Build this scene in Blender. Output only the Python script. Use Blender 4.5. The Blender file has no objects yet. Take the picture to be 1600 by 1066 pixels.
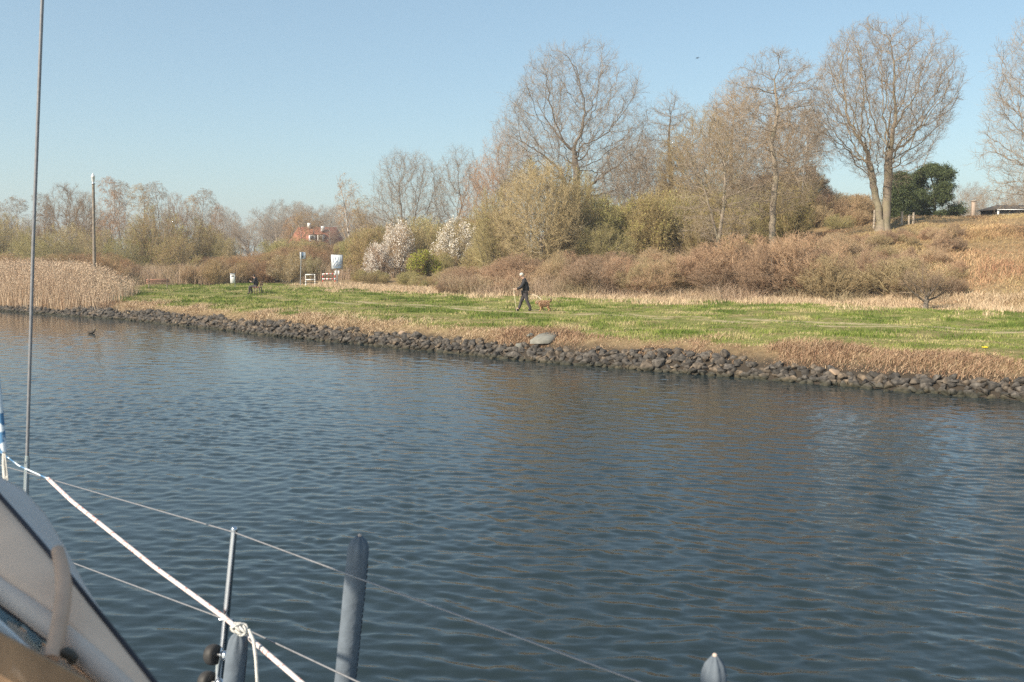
import bpy, math, numpy as np
from mathutils import Vector, Matrix
R = math.radians
S = bpy.context.scene
COL = S.collection

# ------------------------------------------------------------------ camera, sky, sun, exposure
F = 1555.6
PITCH = math.atan(129 / F)
CAM_Z = 3.5
cam = bpy.data.cameras.new('camera')
cam.lens = 35.0; cam.sensor_width = 36.0; cam.clip_start = 0.05; cam.clip_end = 6000
cam.dof.use_dof = True; cam.dof.focus_distance = 48; cam.dof.aperture_fstop = 8.0
camo = bpy.data.objects.new('camera', cam); COL.objects.link(camo)
camo.location = (0, 0, CAM_Z); camo.rotation_euler = (R(90) - PITCH, 0, 0)
S.camera = camo

SUN_EL, SUN_AZ = R(36), R(-130)      # azimuth measured from +Y towards +X
sdir = Vector((math.sin(SUN_AZ) * math.cos(SUN_EL), math.cos(SUN_AZ) * math.cos(SUN_EL), math.sin(SUN_EL)))
W = bpy.data.worlds.new('World'); S.world = W; W.use_nodes = True
nt = W.node_tree; bg = nt.nodes['Background']
sky = nt.nodes.new('ShaderNodeTexSky'); sky.sky_type = 'NISHITA'; sky.sun_disc = False
sky.sun_elevation = SUN_EL; sky.sun_rotation = SUN_AZ; sky.air_density = 1.0; sky.dust_density = 0.7; sky.ozone_density = 0.8
tm = nt.nodes.new('ShaderNodeMix'); tm.data_type = 'RGBA'; tm.blend_type = 'MULTIPLY'; tm.inputs[0].default_value = 1.0; tm.inputs[7].default_value = (0.92, 1.01, 0.98, 1)
nt.links.new(sky.outputs[0], tm.inputs[6]); pale = nt.nodes.new('ShaderNodeMix'); pale.data_type = 'RGBA'; pale.inputs[0].default_value = 0.38; pale.inputs[7].default_value = (2.1, 3.1, 3.95, 1)   # thin high veil evening out the sky
nt.links.new(tm.outputs[2], pale.inputs[6]); nt.links.new(pale.outputs[2], bg.inputs[0]); bg.inputs[1].default_value = 0.105
sl = bpy.data.lights.new('sun', 'SUN'); sl.energy = 5.0; sl.angle = R(0.55); sl.color = (1.0, 0.88, 0.71)
so = bpy.data.objects.new('sun', sl); COL.objects.link(so)
so.rotation_euler = sdir.to_track_quat('Z', 'Y').to_euler()
S.view_settings.view_transform = 'Standard'; S.view_settings.look = 'None'
S.view_settings.exposure = 0.70; S.view_settings.gamma = 1.0
HAZE = 0.0006
S.cycles.use_denoising = False; S.cycles.use_adaptive_sampling = False
S.cycles.max_bounces = 6; S.cycles.diffuse_bounces = 2; S.cycles.glossy_bounces = 2
S.cycles.transmission_bounces = 4; S.cycles.transparent_max_bounces = 8

# ------------------------------------------------------------------ helpers: numbers
def at(px, py, Y):
    """the point seen at a pixel of the 1600 x 1066 photograph, at depth Y metres"""
    x = (px - 800) / F; y = -(py - 533) / F
    dy = math.cos(PITCH) + y * math.sin(PITCH); dz = -math.sin(PITCH) + y * math.cos(PITCH)
    k = Y / dy
    return np.array([x * k, Y, CAM_Z + dz * k])

_h = np.random.RandomState(5).rand(256, 256)
def vnoise(x, y):
    x = np.asarray(x, float); y = np.asarray(y, float)
    xi = np.floor(x).astype(int); yi = np.floor(y).astype(int)
    fx = x - xi; fy = y - yi; fx = fx * fx * (3 - 2 * fx); fy = fy * fy * (3 - 2 * fy)
    g = lambda a, b: _h[a & 255, b & 255]
    return (g(xi, yi) * (1 - fx) + g(xi + 1, yi) * fx) * (1 - fy) + (g(xi, yi + 1) * (1 - fx) + g(xi + 1, yi + 1) * fx) * fy
def fbm(x, y, o=4):
    s = 0; a = .5; t = 0
    for i in range(o):
        s = s + a * vnoise(x * 2 ** i + 17 * i, y * 2 ** i + 31 * i); t += a; a *= .5
    return s / t
def sstep(a, b, x):
    t = np.clip((np.asarray(x, float) - a) / (b - a), 0, 1); return t * t * (3 - 2 * t)

SHX = np.array([-900, -120, -60, -33.7, -21.9, -11.9, .43, 12.5, 22, 60, 900.])
SHY = np.array([900, 150, 91, 65.8, 56.5, 45.9, 33.8, 24.2, 16.5, -14, -700.])
def inland(X, Y):
    return (np.asarray(Y, float) - np.interp(X, SHX, SHY)) * .745
HW = np.array([-200, -80, -65, -51, -36, -33, -28, -16, 0, 60.])
HA = np.array([0, .1, .7, 2.0, 3.3, 3.7, 4.6, 4.5, 4.8, 4.8])
def ground_z(X, Y):
    X = np.asarray(X, float); Y = np.asarray(Y, float)
    s = inland(X, Y) + .5 * (vnoise(X * .35, Y * .35) - .5)
    w = X * .746 - Y * .666
    z = np.interp(s, [-6, -1.5, 0, .85, 1.7, 3.2, 12, 26, 60], [-2.5, -1.0, -.12, .42, .80, .93, .98, 1.1, 1.35])
    z = z + np.interp(w, HW, HA) * (.71 * sstep(24, 38, s) + .43 * sstep(37, 49, s))
    z = z + 7.2 * np.exp(-((X - 27) / 8.5) ** 2 - ((Y - 104) / 13) ** 2)
    z = z + (fbm(X * .5, Y * .5, 3) - .5) * .22 * sstep(1.5, 5, s) + (fbm(X * .16, Y * .16, 3) - .5) * .9 * sstep(26, 34, s)
    return z
def hit(px, py):
    d = at(px, py, 1.0) - np.array([0, 0, CAM_Z])
    Y = np.arange(10, 400, .05); X = d[0] * Y; Z = CAM_Z + d[2] * Y
    i = int(np.argmax(Z <= ground_z(X, Y)))
    return np.array([X[i], Y[i], float(ground_z(X[i], Y[i]))])

# ------------------------------------------------------------------ helpers: materials
def newmat(name):
    m = bpy.data.materials.new(name); m.use_nodes = True
    return m, m.node_tree, m.node_tree.nodes['Principled BSDF']
def c4(c): return (c[0], c[1], c[2], 1)
def plain(name, col, rough=.6, metal=0, var=.25, scale=8, bump=0.0, spec=.4):
    m, t, b = newmat(name)
    tc = t.nodes.new('ShaderNodeTexCoord'); n = t.nodes.new('ShaderNodeTexNoise'); n.inputs['Scale'].default_value = scale
    n.inputs['Detail'].default_value = 5
    t.links.new(tc.outputs['Object'], n.inputs['Vector'])
    r = t.nodes.new('ShaderNodeValToRGB')
    r.color_ramp.elements[0].position = .3; r.color_ramp.elements[1].position = .7
    r.color_ramp.elements[0].color = c4([v * (1 - var) for v in col]); r.color_ramp.elements[1].color = c4([min(1, v * (1 + var)) for v in col])
    t.links.new(n.outputs['Fac'], r.inputs['Fac']); t.links.new(r.outputs[0], b.inputs['Base Color'])
    b.inputs['Roughness'].default_value = rough; b.inputs['Metallic'].default_value = metal
    b.inputs['Specular IOR Level'].default_value = spec
    if bump:
        bm = t.nodes.new('ShaderNodeBump'); bm.inputs['Strength'].default_value = bump; bm.inputs['Distance'].default_value = .02
        t.links.new(n.outputs['Fac'], bm.inputs['Height']); t.links.new(bm.outputs[0], b.inputs['Normal'])
    return m
def veg(name, cols, rough=.75, patch=.0, patch_col=(.1, .1, .04), pscale=.5, spec=.15, per=False):
    """colour from the per-stem 'tint' attribute, with patches of a second colour in the place itself"""
    m, t, b = newmat(name)
    a = t.nodes.new('ShaderNodeAttribute'); a.attribute_name = 'tint'
    r = t.nodes.new('ShaderNodeValToRGB'); e = r.color_ramp.elements
    n = len(cols)
    while len(e) < n: e.new(.5)
    for i, c in enumerate(cols): e[i].position = i / (n - 1); e[i].color = c4(c)
    t.links.new(a.outputs['Fac'], r.inputs['Fac'])
    out = r.outputs[0]
    if patch:
        g = t.nodes.new('ShaderNodeNewGeometry'); nn = t.nodes.new('ShaderNodeTexNoise'); nn.inputs['Scale'].default_value = pscale
        nn.inputs['Detail'].default_value = 3
        t.links.new(g.outputs['Position'], nn.inputs['Vector'])
        mr = t.nodes.new('ShaderNodeMapRange'); mr.inputs['From Min'].default_value = .42; mr.inputs['From Max'].default_value = .62
        mr.inputs['To Max'].default_value = patch
        t.links.new(nn.outputs['Fac'], mr.inputs['Value'])
        mx = t.nodes.new('ShaderNodeMix'); mx.data_type = 'RGBA'
        t.links.new(mr.outputs[0], mx.inputs[0]); t.links.new(out, mx.inputs[6]); mx.inputs[7].default_value = c4(patch_col)
        out = mx.outputs[2]
    if per:
        ob = t.nodes.new('ShaderNodeObjectInfo'); pr = t.nodes.new('ShaderNodeValToRGB'); pe = pr.color_ramp.elements; pe.new(.35); pe.new(.7)
        for i_, c_ in enumerate([(.68, .68, .66), (1.05, .93, .84), (.92, 1.0, .78), (1.25, 1.2, 1.12)]): pe[i_].color = c4(c_)
        t.links.new(ob.outputs['Random'], pr.inputs['Fac']); mm = t.nodes.new('ShaderNodeMix'); mm.data_type = 'RGBA'; mm.blend_type = 'MULTIPLY'; mm.inputs[0].default_value = 1
        t.links.new(out, mm.inputs[6]); t.links.new(pr.outputs[0], mm.inputs[7]); out = mm.outputs[2]
    t.links.new(out, b.inputs['Base Color'])
    b.inputs['Roughness'].default_value = rough; b.inputs['Specular IOR Level'].default_value = spec
    return m

# ------------------------------------------------------------------ helpers: meshes
class Geo:
    """collects vertices, quads / triangles and a tint per vertex"""
    def __init__(s): s.v = []; s.f4 = []; s.f3 = []; s.t = []; s.n = 0
    def add(s, v, f, t=None):
        v = np.asarray(v, float).reshape(-1, 3); f = np.asarray(f, int)
        (s.f4 if f.shape[1] == 4 else s.f3).append(f + s.n)
        s.v.append(v); s.t.append(np.zeros(len(v)) + .5 if t is None else np.broadcast_to(t, (len(v),)).astype(float)); s.n += len(v)
    def arrays(s):
        return (np.concatenate(s.v), np.concatenate(s.f4) if s.f4 else np.zeros((0, 4), int),
                np.concatenate(s.f3) if s.f3 else np.zeros((0, 3), int), np.concatenate(s.t))
    def build(s, name, mat, parent=None, smooth=False):
        return link(name, mesh_np(name, *s.arrays(), mat, smooth), parent)
    # shapes
    def box(s, c, size, rot=None, t=None, bev=0.0):
        x, y, z = [q / 2 for q in size]
        if bev <= 0:
            v = np.array([[-x, -y, -z], [x, -y, -z], [x, y, -z], [-x, y, -z], [-x, -y, z], [x, -y, z], [x, y, z], [-x, y, z]])
            f = [[0, 3, 2, 1], [4, 5, 6, 7], [0, 1, 5, 4], [1, 2, 6, 5], [2, 3, 7, 6], [3, 0, 4, 7]]
        else:
            b = bev
            def ring(k, z0): return [[-x + k, -y, z0], [x - k, -y, z0], [x, -y + k, z0], [x, y - k, z0], [x - k, y, z0], [-x + k, y, z0], [-x, y - k, z0], [-x, -y + k, z0]]
            def inner(z0): return [[p[0] * (1 - b / x), p[1] * (1 - b / y), z0] for p in ring(b, z0)]
            v = np.array(inner(-z) + ring(b, -z + b) + ring(b, z - b) + inner(z)); f = []
            for k in range(3):
                for i in range(8): j = (i + 1) % 8; f.append([k * 8 + i, k * 8 + j, k * 8 + 8 + j, k * 8 + 8 + i])
            for o, fl in ((0, True), (24, False)):
                q = [[o, o + 1, o + 2, o + 3], [o, o + 3, o + 4, o + 7], [o + 4, o + 5, o + 6, o + 7]]
                f += [a[::-1] for a in q] if fl else q
        if rot is not None: v = v @ np.array(Matrix.Rotation(rot[1], 3, rot[0]).transposed())
        s.add(v + np.array(c), f, t)
    def tubes(s, P, Rd, m=5, t=None, caps=False):
        P = np.asarray(P, float); Rd = np.asarray(Rd, float); n, K, _ = P.shape
        T = np.empty_like(P); T[:, 1:-1] = P[:, 2:] - P[:, :-2]; T[:, 0] = P[:, 1] - P[:, 0]; T[:, -1] = P[:, -1] - P[:, -2]
        T /= np.linalg.norm(T, axis=2, keepdims=True) + 1e-9
        main = P[:, -1] - P[:, 0]; main /= np.linalg.norm(main, axis=1, keepdims=True) + 1e-9
        ref = np.where(np.abs(main[:, 2:3]) > .8, np.array([[1., 0, 0]]), np.array([[0, 0, 1.]]))
        U = np.cross(T, ref[:, None, :]); U /= np.linalg.norm(U, axis=2, keepdims=True) + 1e-9
        Vv = np.cross(T, U)
        a = np.arange(m) * 2 * np.pi / m
        ring = P[:, :, None] + Rd[:, :, None, None] * (U[:, :, None] * np.cos(a)[None, None, :, None] + Vv[:, :, None] * np.sin(a)[None, None, :, None])
        base = (np.arange(n) * K * m)[:, None, None] + (np.arange(K - 1) * m)[None, :, None]
        i = np.arange(m)[None, None]; j = (np.arange(m)[None, None] + 1) % m
        f = np.stack(np.broadcast_arrays(base + i, base + j, base + m + j, base + m + i), -1).reshape(-1, 4)
        tt = None if t is None else np.repeat(np.broadcast_to(t, (n,)), K * m)
        s.add(ring.reshape(-1, 3), f, tt)
        if caps:
            for e, sg in ((0, 1), (K - 1, -1)):
                for q in range(n):
                    rr = list(ring[q, e]); c = P[q, e]
                    idx = [[0, i2 + 1, (i2 + 1) % m + 1][::sg] for i2 in range(m)]
                    s.add(np.array([c] + rr), idx, .5 if tt is None else tt[0])
    def tube(s, pts, r, m=8, t=None, caps=True):
        pts = np.asarray(pts, float); rr = np.broadcast_to(np.asarray(r, float), (len(pts),))
        s.tubes(pts[None], rr[None], m, t, caps)
    def leaves(s, P, size, rng, t, asp=.55, nrm=None):
        n = len(P); a = rng.normal(size=(n, 3)); a /= np.linalg.norm(a, axis=1, keepdims=True)
        b = np.cross(a, rng.normal(size=(n, 3))); b /= np.linalg.norm(b, axis=1, keepdims=True)
        sz = np.broadcast_to(size, (n,))[:, None]
        v = np.stack([P - a * sz, P + b * sz * asp, P + a * sz, P - b * sz * asp], 1)
        f = np.arange(n * 4).reshape(n, 4)
        s.add(v.reshape(-1, 3), f, np.repeat(np.broadcast_to(t, (n,)), 4))
    def lathe(s, prof, c=(0, 0, 0), m=16, t=None, sq=1.0):
        prof = np.array(prof, float); a = np.arange(m) * 2 * np.pi / m
        v = np.stack([prof[:, 0:1] * np.cos(a), prof[:, 0:1] * np.sin(a) * sq, np.repeat(prof[:, 1:2], m, 1)], -1).reshape(-1, 3)
        f = [[k * m + i, k * m + (i + 1) % m, (k + 1) * m + (i + 1) % m, (k + 1) * m + i] for k in range(len(prof) - 1) for i in range(m)]
        s.add(v + np.array(c), f, t)

def mesh_np(name, v, f4, f3, t, mat, smooth=False):
    me = bpy.data.meshes.new(name)
    n4, n3 = len(f4), len(f3)
    me.vertices.add(len(v)); me.vertices.foreach_set('co', np.ascontiguousarray(v, np.float32).ravel())
    loops = np.concatenate([f4.ravel(), f3.ravel()]).astype(np.int32)
    me.loops.add(len(loops)); me.loops.foreach_set('vertex_index', loops)
    st = np.concatenate([np.arange(n4) * 4, n4 * 4 + np.arange(n3) * 3]).astype(np.int32)
    me.polygons.add(n4 + n3); me.polygons.foreach_set('loop_start', st)
    if smooth: me.polygons.foreach_set('use_smooth', np.ones(n4 + n3, bool))
    me.update(calc_edges=True)
    a = me.attributes.new('tint', 'FLOAT', 'POINT'); a.data.foreach_set('value', t.astype(np.float32))
    if mat: me.materials.append(mat)
    return me
def link(name, me, parent=None):
    o = bpy.data.objects.new(name, me); COL.objects.link(o)
    if parent: o.parent = parent
    return o
def empty(name, loc=(0, 0, 0), rz=0):
    o = bpy.data.objects.new(name, None); COL.objects.link(o)
    o.location = tuple(float(q) for q in loc); o.rotation_euler = (0, 0, rz); o.empty_display_size = .3
    return o
def tag(o, label=None, cat=None, group=None, kind=None):
    if label: o['label'] = label
    if cat: o['category'] = cat
    if group: o['group'] = group
    if kind: o['kind'] = kind
    return o
def copy_tree(o, parent=None):
    c = o.copy(); COL.objects.link(c)
    if parent: c.parent = parent
    for ch in [q for q in bpy.data.objects if q.parent == o]: copy_tree(ch, c)
    return c
def sphere_np(m=12, k=8):
    th = np.linspace(0, np.pi, k + 1); prof = np.stack([np.sin(th), -np.cos(th)], 1); return prof
def blob(g, c, r, m=12, k=8, t=None, rot=None):
    r = np.broadcast_to(np.asarray(r, float), (3,)); th = np.linspace(0.02, np.pi - .02, k + 1); a = np.arange(m) * 2 * np.pi / m
    v = np.stack([np.outer(np.sin(th), np.cos(a)), np.outer(np.sin(th), np.sin(a)), np.outer(-np.cos(th), np.ones(m))], -1).reshape(-1, 3) * r
    if rot is not None: v = v @ np.array(Matrix.Rotation(rot[1], 3, rot[0]).transposed())
    f = [[q * m + i, q * m + (i + 1) % m, (q + 1) * m + (i + 1) % m, (q + 1) * m + i] for q in range(k) for i in range(m)]
    g.add(v + np.array(c), f, t)

# ------------------------------------------------------------------ setting: ground
def axis(dense_a, dense_b, step, lim_a, lim_b, grow=1.12):
    mid = list(np.arange(dense_a, dense_b + step / 2, step)); st = step; x = dense_a; left = []
    while x > lim_a: st *= grow; x -= st; left.append(max(x, lim_a))
    st = step; x = dense_b; right = []
    while x < lim_b: st *= grow; x += st; right.append(min(x, lim_b))
    return np.array(left[::-1] + mid + right)
def grid(gx, gy, Z):
    ny, nx = Z.shape
    XX, YY = np.meshgrid(gx, gy); v = np.stack([XX, YY, Z], -1).reshape(-1, 3)
    i = np.arange(ny - 1)[:, None] * nx + np.arange(nx - 1)[None]
    return v, np.stack([i, i + 1, i + nx + 1, i + nx], -1).reshape(-1, 4)
gx = axis(-48, 42, .35, -2500, 2500); gy = axis(14, 115, .35, -800, 3000)
XX, YY = np.meshgrid(gx, gy)
ZZ = ground_z(XX, YY)
v, f = grid(gx, gy, ZZ)
ss = inland(XX, YY)
PATH = 10.4
def path_w(X, Y):
    s = inland(X, Y); wob = (fbm(X * .12, Y * .12, 2) - .5) * 1.2
    d1 = np.abs(s - PATH - wob + .45); d2 = np.abs(s - PATH - wob - .75)
    w = np.clip(1.3 - d1 / .3, 0, 1) + np.clip(1.2 - d2 / .26, 0, 1)
    return w * sstep(.22, .42, fbm(X * .5 + 40, Y * .5, 3)) * sstep(-22, -6, X)
def green_w(X, Y):
    s = inland(X, Y) + (fbm(X * .35, Y * .35, 3) - .5) * 3.2
    e = 21.0 + np.clip(-X - 6, 0, 40) * .35
    s1 = inland(X, Y) + (fbm(X * .6, Y * .6, 3) - .5) * 2.2; g = sstep(1.5, 2.5, s1) * (1 - sstep(e, e + 2.5, s)) * sstep(-31, -27, X + .2 * s)
    pat = fbm(X * .9 + 9, Y * .9, 4)
    return g * (.5 + .5 * sstep(.34, .52, pat))
ga = np.clip(green_w(XX, YY), 0, 1).ravel(); pa = np.clip(path_w(XX, YY), 0, 1).ravel()
gm, t_, b_ = newmat('ground_soil')
an = t_.nodes.new('ShaderNodeAttribute'); an.attribute_name = 'green'
ap = t_.nodes.new('ShaderNodeAttribute'); ap.attribute_name = 'track'
gg = t_.nodes.new('ShaderNodeNewGeometry')
n1 = t_.nodes.new('ShaderNodeTexNoise'); n1.inputs['Scale'].default_value = 2.2; n1.inputs['Detail'].default_value = 8; n1.inputs['Roughness'].default_value = .7
t_.links.new(gg.outputs['Position'], n1.inputs['Vector'])
def ramp(t, src, cols, p0=.3, p1=.7):
    r = t.nodes.new('ShaderNodeValToRGB'); e = r.color_ramp.elements
    while len(e) < len(cols): e.new(.5)
    for i, c in enumerate(cols): e[i].position = p0 + (p1 - p0) * i / (len(cols) - 1); e[i].color = c4(c)
    t.links.new(src, r.inputs['Fac']); return r.outputs[0]
def mixc(t, fac, a, b):
    mx = t.nodes.new('ShaderNodeMix'); mx.data_type = 'RGBA'
    for i, q in ((0, fac), (6, a), (7, b)):
        if hasattr(q, 'links') or hasattr(q, 'is_linked'): t.links.new(q, mx.inputs[i])
        else: mx.inputs[i].default_value = q if i == 0 else c4(q)
    return mx.outputs[2]
dryc = ramp(t_, n1.outputs['Fac'], [(.15, .10, .055), (.25, .18, .10), (.33, .24, .14)])
grc = ramp(t_, n1.outputs['Fac'], [(.12, .13, .035), (.19, .195, .06), (.29, .26, .11)])
trc = ramp(t_, n1.outputs['Fac'], [(.36, .28, .17), (.52, .43, .29)])
aw = t_.nodes.new('ShaderNodeAttribute'); aw.attribute_name = 'bed'
dryc = mixc(t_, aw.outputs['Fac'], dryc, (.055, .045, .035))
o1 = mixc(t_, an.outputs['Fac'], dryc, grc); o2 = mixc(t_, ap.outputs['Fac'], o1, trc)
t_.links.new(o2, b_.inputs['Base Color']); b_.inputs['Roughness'].default_value = .9; b_.inputs['Specular IOR Level'].default_value = .1
bm_ = t_.nodes.new('ShaderNodeBump'); bm_.inputs['Strength'].default_value = .8; bm_.inputs['Distance'].default_value = .15
t_.links.new(n1.outputs['Fac'], bm_.inputs['Height']); t_.links.new(bm_.outputs[0], b_.inputs['Normal'])
me = mesh_np('ground', v, f, np.zeros((0, 3), int), ga, gm, True)
for nm, arr in (('green', ga), ('track', pa), ('bed', (1 - sstep(.9, 1.5, ss)).ravel())):
    a = me.attributes.new(nm, 'FLOAT', 'POINT'); a.data.foreach_set('value', arr.astype(np.float32))
tag(link('ground', me), 'grassy canal bank rising to a dry slope', kind='structure')

# ------------------------------------------------------------------ setting: water
rng = np.random.RandomState(11)
wx = axis(-36, 16, .055, -2500, 2500, 1.10)
ys = [2.0]
while ys[-1] < 72: ys.append(ys[-1] + max(.024, .024 * (ys[-1] / 9) ** 1.2))
st = ys[-1] - ys[-2]
while ys[-1] < 2500: st *= 1.15; ys.append(ys[-1] + st)
ya = [2.0]; st = .05
while ya[-1] > -700: st *= 1.2; ya.append(ya[-1] - st)
wy = np.array(ya[:0:-1] + ys)
XW, YW = np.meshgrid(wx, wy)
HWv = np.zeros_like(XW)
warpx = (fbm(XW * .23, YW * .23, 2) - .5) * 2.4; warpy = (fbm(XW * .23 + 50, YW * .23, 2) - .5) * 2.4
sp = np.maximum(np.gradient(wx)[None, :], 0) * np.ones_like(XW); spy = np.gradient(wy)[:, None] * np.ones_like(XW)
gust = .35 + 1.3 * fbm(XW * .16 + 7, YW * .09, 3)
for i in range(84):
    lam = .12 * (7.5 ** (rng.rand() ** 1.2)); 
    ang = R(-90) + (rng.normal(0, R(26)) + (R(-30) if i % 3 else R(38)))
    k = 2 * np.pi / lam; amp = .00165 * (2.0 if lam < .34 else .85) * .88 * lam ** 1.02 * (1.0 if lam < .9 else .6) * (1.5 if i % 3 else 1)
    ph = k * ((XW + warpx * lam) * math.cos(ang) + (YW + warpy * lam) * math.sin(ang)) + rng.rand() * 6.28
    keep = np.clip(1.7 - 3.6 * sp / lam, 0, 1) * np.clip(1.6 - 2.6 * spy / lam, 0, 1)
    w_ = np.sin(ph); HWv += amp * keep * (w_ - .32 * np.cos(2 * ph)) * gust
v, f = grid(wx, wy, HWv)
wm, t_, b_ = newmat('canal_water')
b_.inputs['Base Color'].default_value = (.017, .027, .030, 1); b_.inputs['Roughness'].default_value = .04
b_.inputs['IOR'].default_value = 1.333; b_.inputs['Specular IOR Level'].default_value = .5
gg = t_.nodes.new('ShaderNodeNewGeometry'); mp = t_.nodes.new('ShaderNodeMapping'); mp.inputs['Scale'].default_value = (1.0, 2.0, 1)
mp.inputs['Rotation'].default_value = (0, 0, R(12))
t_.links.new(gg.outputs['Position'], mp.inputs['Vector'])
n1 = t_.nodes.new('ShaderNodeTexNoise'); n1.inputs['Scale'].default_value = 7.0; n1.inputs['Detail'].default_value = 4; n1.inputs['Roughness'].default_value = .6
n1.inputs['Distortion'].default_value = .4
t_.links.new(mp.outputs[0], n1.inputs['Vector'])
bm_ = t_.nodes.new('ShaderNodeBump'); bm_.inputs['Strength'].default_value = .3; bm_.inputs['Distance'].default_value = .008
t_.links.new(n1.outputs['Fac'], bm_.inputs['Height']); t_.links.new(bm_.outputs[0], b_.inputs['Normal'])
me = mesh_np('water', v, f, np.zeros((0, 3), int), np.zeros(len(v)), wm, True)
tag(link('water', me), 'rippled canal water', kind='structure')

# ------------------------------------------------------------------ riprap boulders
def rock_mesh(seed):
    import bmesh
    r = np.random.RandomState(seed + 40); n = 13
    p = r.normal(size=(n, 3)); p /= np.linalg.norm(p, axis=1, keepdims=True); p *= r.uniform(.8, 1.08, (n, 1)); p *= np.array([r.uniform(1.0, 1.4), r.uniform(.8, 1.1), r.uniform(.65, .9)])
    bm = bmesh.new(); [bm.verts.new(q) for q in p]; res = bmesh.ops.convex_hull(bm, input=bm.verts); bmesh.ops.delete(bm, geom=[q for q in res['geom_interior'] if isinstance(q, bmesh.types.BMVert)], context='VERTS')
    bmesh.ops.bevel(bm, geom=list(bm.edges), offset=.07, segments=1, profile=.6, affect='EDGES'); bmesh.ops.triangulate(bm, faces=list(bm.faces)); bm.verts.index_update()
    v = np.array([q.co[:] for q in bm.verts]); f = np.array([[w.index for w in q.verts] for q in bm.faces]); bm.free()
    return v, f
def rockmat(name, cols):
    m, t, b = newmat(name)
    oi = t.nodes.new('ShaderNodeAttribute'); oi.attribute_name = 'tint'; ob = t.nodes.new('ShaderNodeObjectInfo')
    ad = t.nodes.new('ShaderNodeMath'); ad.operation = 'ADD'; t.links.new(oi.outputs['Fac'], ad.inputs[0]); t.links.new(ob.outputs['Random'], ad.inputs[1])
    fr = t.nodes.new('ShaderNodeMath'); fr.operation = 'FRACT'; t.links.new(ad.outputs[0], fr.inputs[0])
    c = ramp(t, fr.outputs[0], cols, 0, 1)
    g = t.nodes.new('ShaderNodeNewGeometry'); n = t.nodes.new('ShaderNodeTexNoise'); n.inputs['Scale'].default_value = 9; n.inputs['Detail'].default_value = 7
    t.links.new(g.outputs['Position'], n.inputs['Vector'])
    sp_ = ramp(t, n.outputs['Fac'], [(.45, .45, .45), (1.5, 1.45, 1.35)], .35, .68)
    mm = t.nodes.new('ShaderNodeMix'); mm.data_type = 'RGBA'; mm.blend_type = 'MULTIPLY'; mm.inputs[0].default_value = 1
    t.links.new(c, mm.inputs[6]); t.links.new(sp_, mm.inputs[7])
    # tide line: algae near the water
    sx = t.nodes.new('ShaderNodeSeparateXYZ'); t.links.new(g.outputs['Position'], sx.inputs[0])
    mr = t.nodes.new('ShaderNodeMapRange'); mr.inputs['From Min'].default_value = .04; mr.inputs['From Max'].default_value = .16
    mr.inputs['To Min'].default_value = .75; mr.inputs['To Max'].default_value = 0
    t.links.new(sx.outputs['Z'], mr.inputs['Value'])
    o = mixc(t, mr.outputs[0], mm.outputs[2], (.035, .035, .02))
    t.links.new(o, b.inputs['Base Color']); b.inputs['Roughness'].default_value = .85; b.inputs['Specular IOR Level'].default_value = .25
    bp = t.nodes.new('ShaderNodeBump'); bp.inputs['Strength'].default_value = .6; bp.inputs['Distance'].default_value = .03
    t.links.new(n.outputs['Fac'], bp.inputs['Height']); t.links.new(bp.outputs[0], b.inputs['Normal'])
    return m
RM = rockmat('basalt', [(.05, .046, .043), (.075, .069, .064), (.115, .104, .095), (.062, .058, .055), (.165, .13, .098), (.088, .08, .074)])
protos = [rock_mesh(i) for i in range(14)]
pm = [mesh_np('boulder', a, np.zeros((0, 4), int), b, np.zeros(len(a)) + .1 * i, RM) for i, (a, b) in enumerate(protos)]
rng = np.random.RandomState(3); rocks = []
for X in np.arange(-50, 19, .105):
    for row in range(6):
        if rng.rand() < .06: continue
        x = X + rng.uniform(-.15, .15); s = [-.2, .02, .24, .46, .68, .9][row] + rng.uniform(-.12, .12) + .3 * (vnoise(x * .6, 3.) - .5)
        if row == 5 and vnoise(x * .5, 9.) < .42: continue
        y = float(np.interp(x, SHX, SHY)) + s / .745
        sz = rng.uniform(.115, .185) * (1.4 if rng.rand() < .2 else 1)
        z = float(ground_z(x, y)) + sz * rng.uniform(-.05, .3)
        rocks.append((x, y, z, sz, rng.randint(14), rng.uniform(0, 6.28), rng.uniform(-.6, .6), rng.uniform(-.6, .6)))
rocks.sort(key=lambda q: (q[0] ** 2 + q[1] ** 2) / q[3] ** 1.2 if abs(q[0]) < q[1] * .53 else 1e9)
for q in rocks[:300]:
    o = link('boulder', pm[q[4]]); o.location = q[:3]; o.scale = (q[3],) * 3; o.rotation_euler = (q[6], q[7], q[5])
    tag(o, 'grey angular boulder in the riprap at the water edge', 'boulder', 'boulders of the riprap along the canal')
g = Geo(); low = protos
for q in rocks[300:]:
    if abs(q[0]) > q[1] * .75 + 6: continue
    a, b = low[q[4]]; M = np.array((Matrix.Rotation(q[5], 3, 'Z') @ Matrix.Rotation(q[7], 3, 'Y') @ Matrix.Rotation(q[6], 3, 'X')))
    g.add(a * q[3] @ M.T + np.array(q[:3]), b, rng.rand())
tag(g.build('riprap', RM), 'further grey boulders of the riprap bank', 'riprap', kind='stuff')
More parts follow.
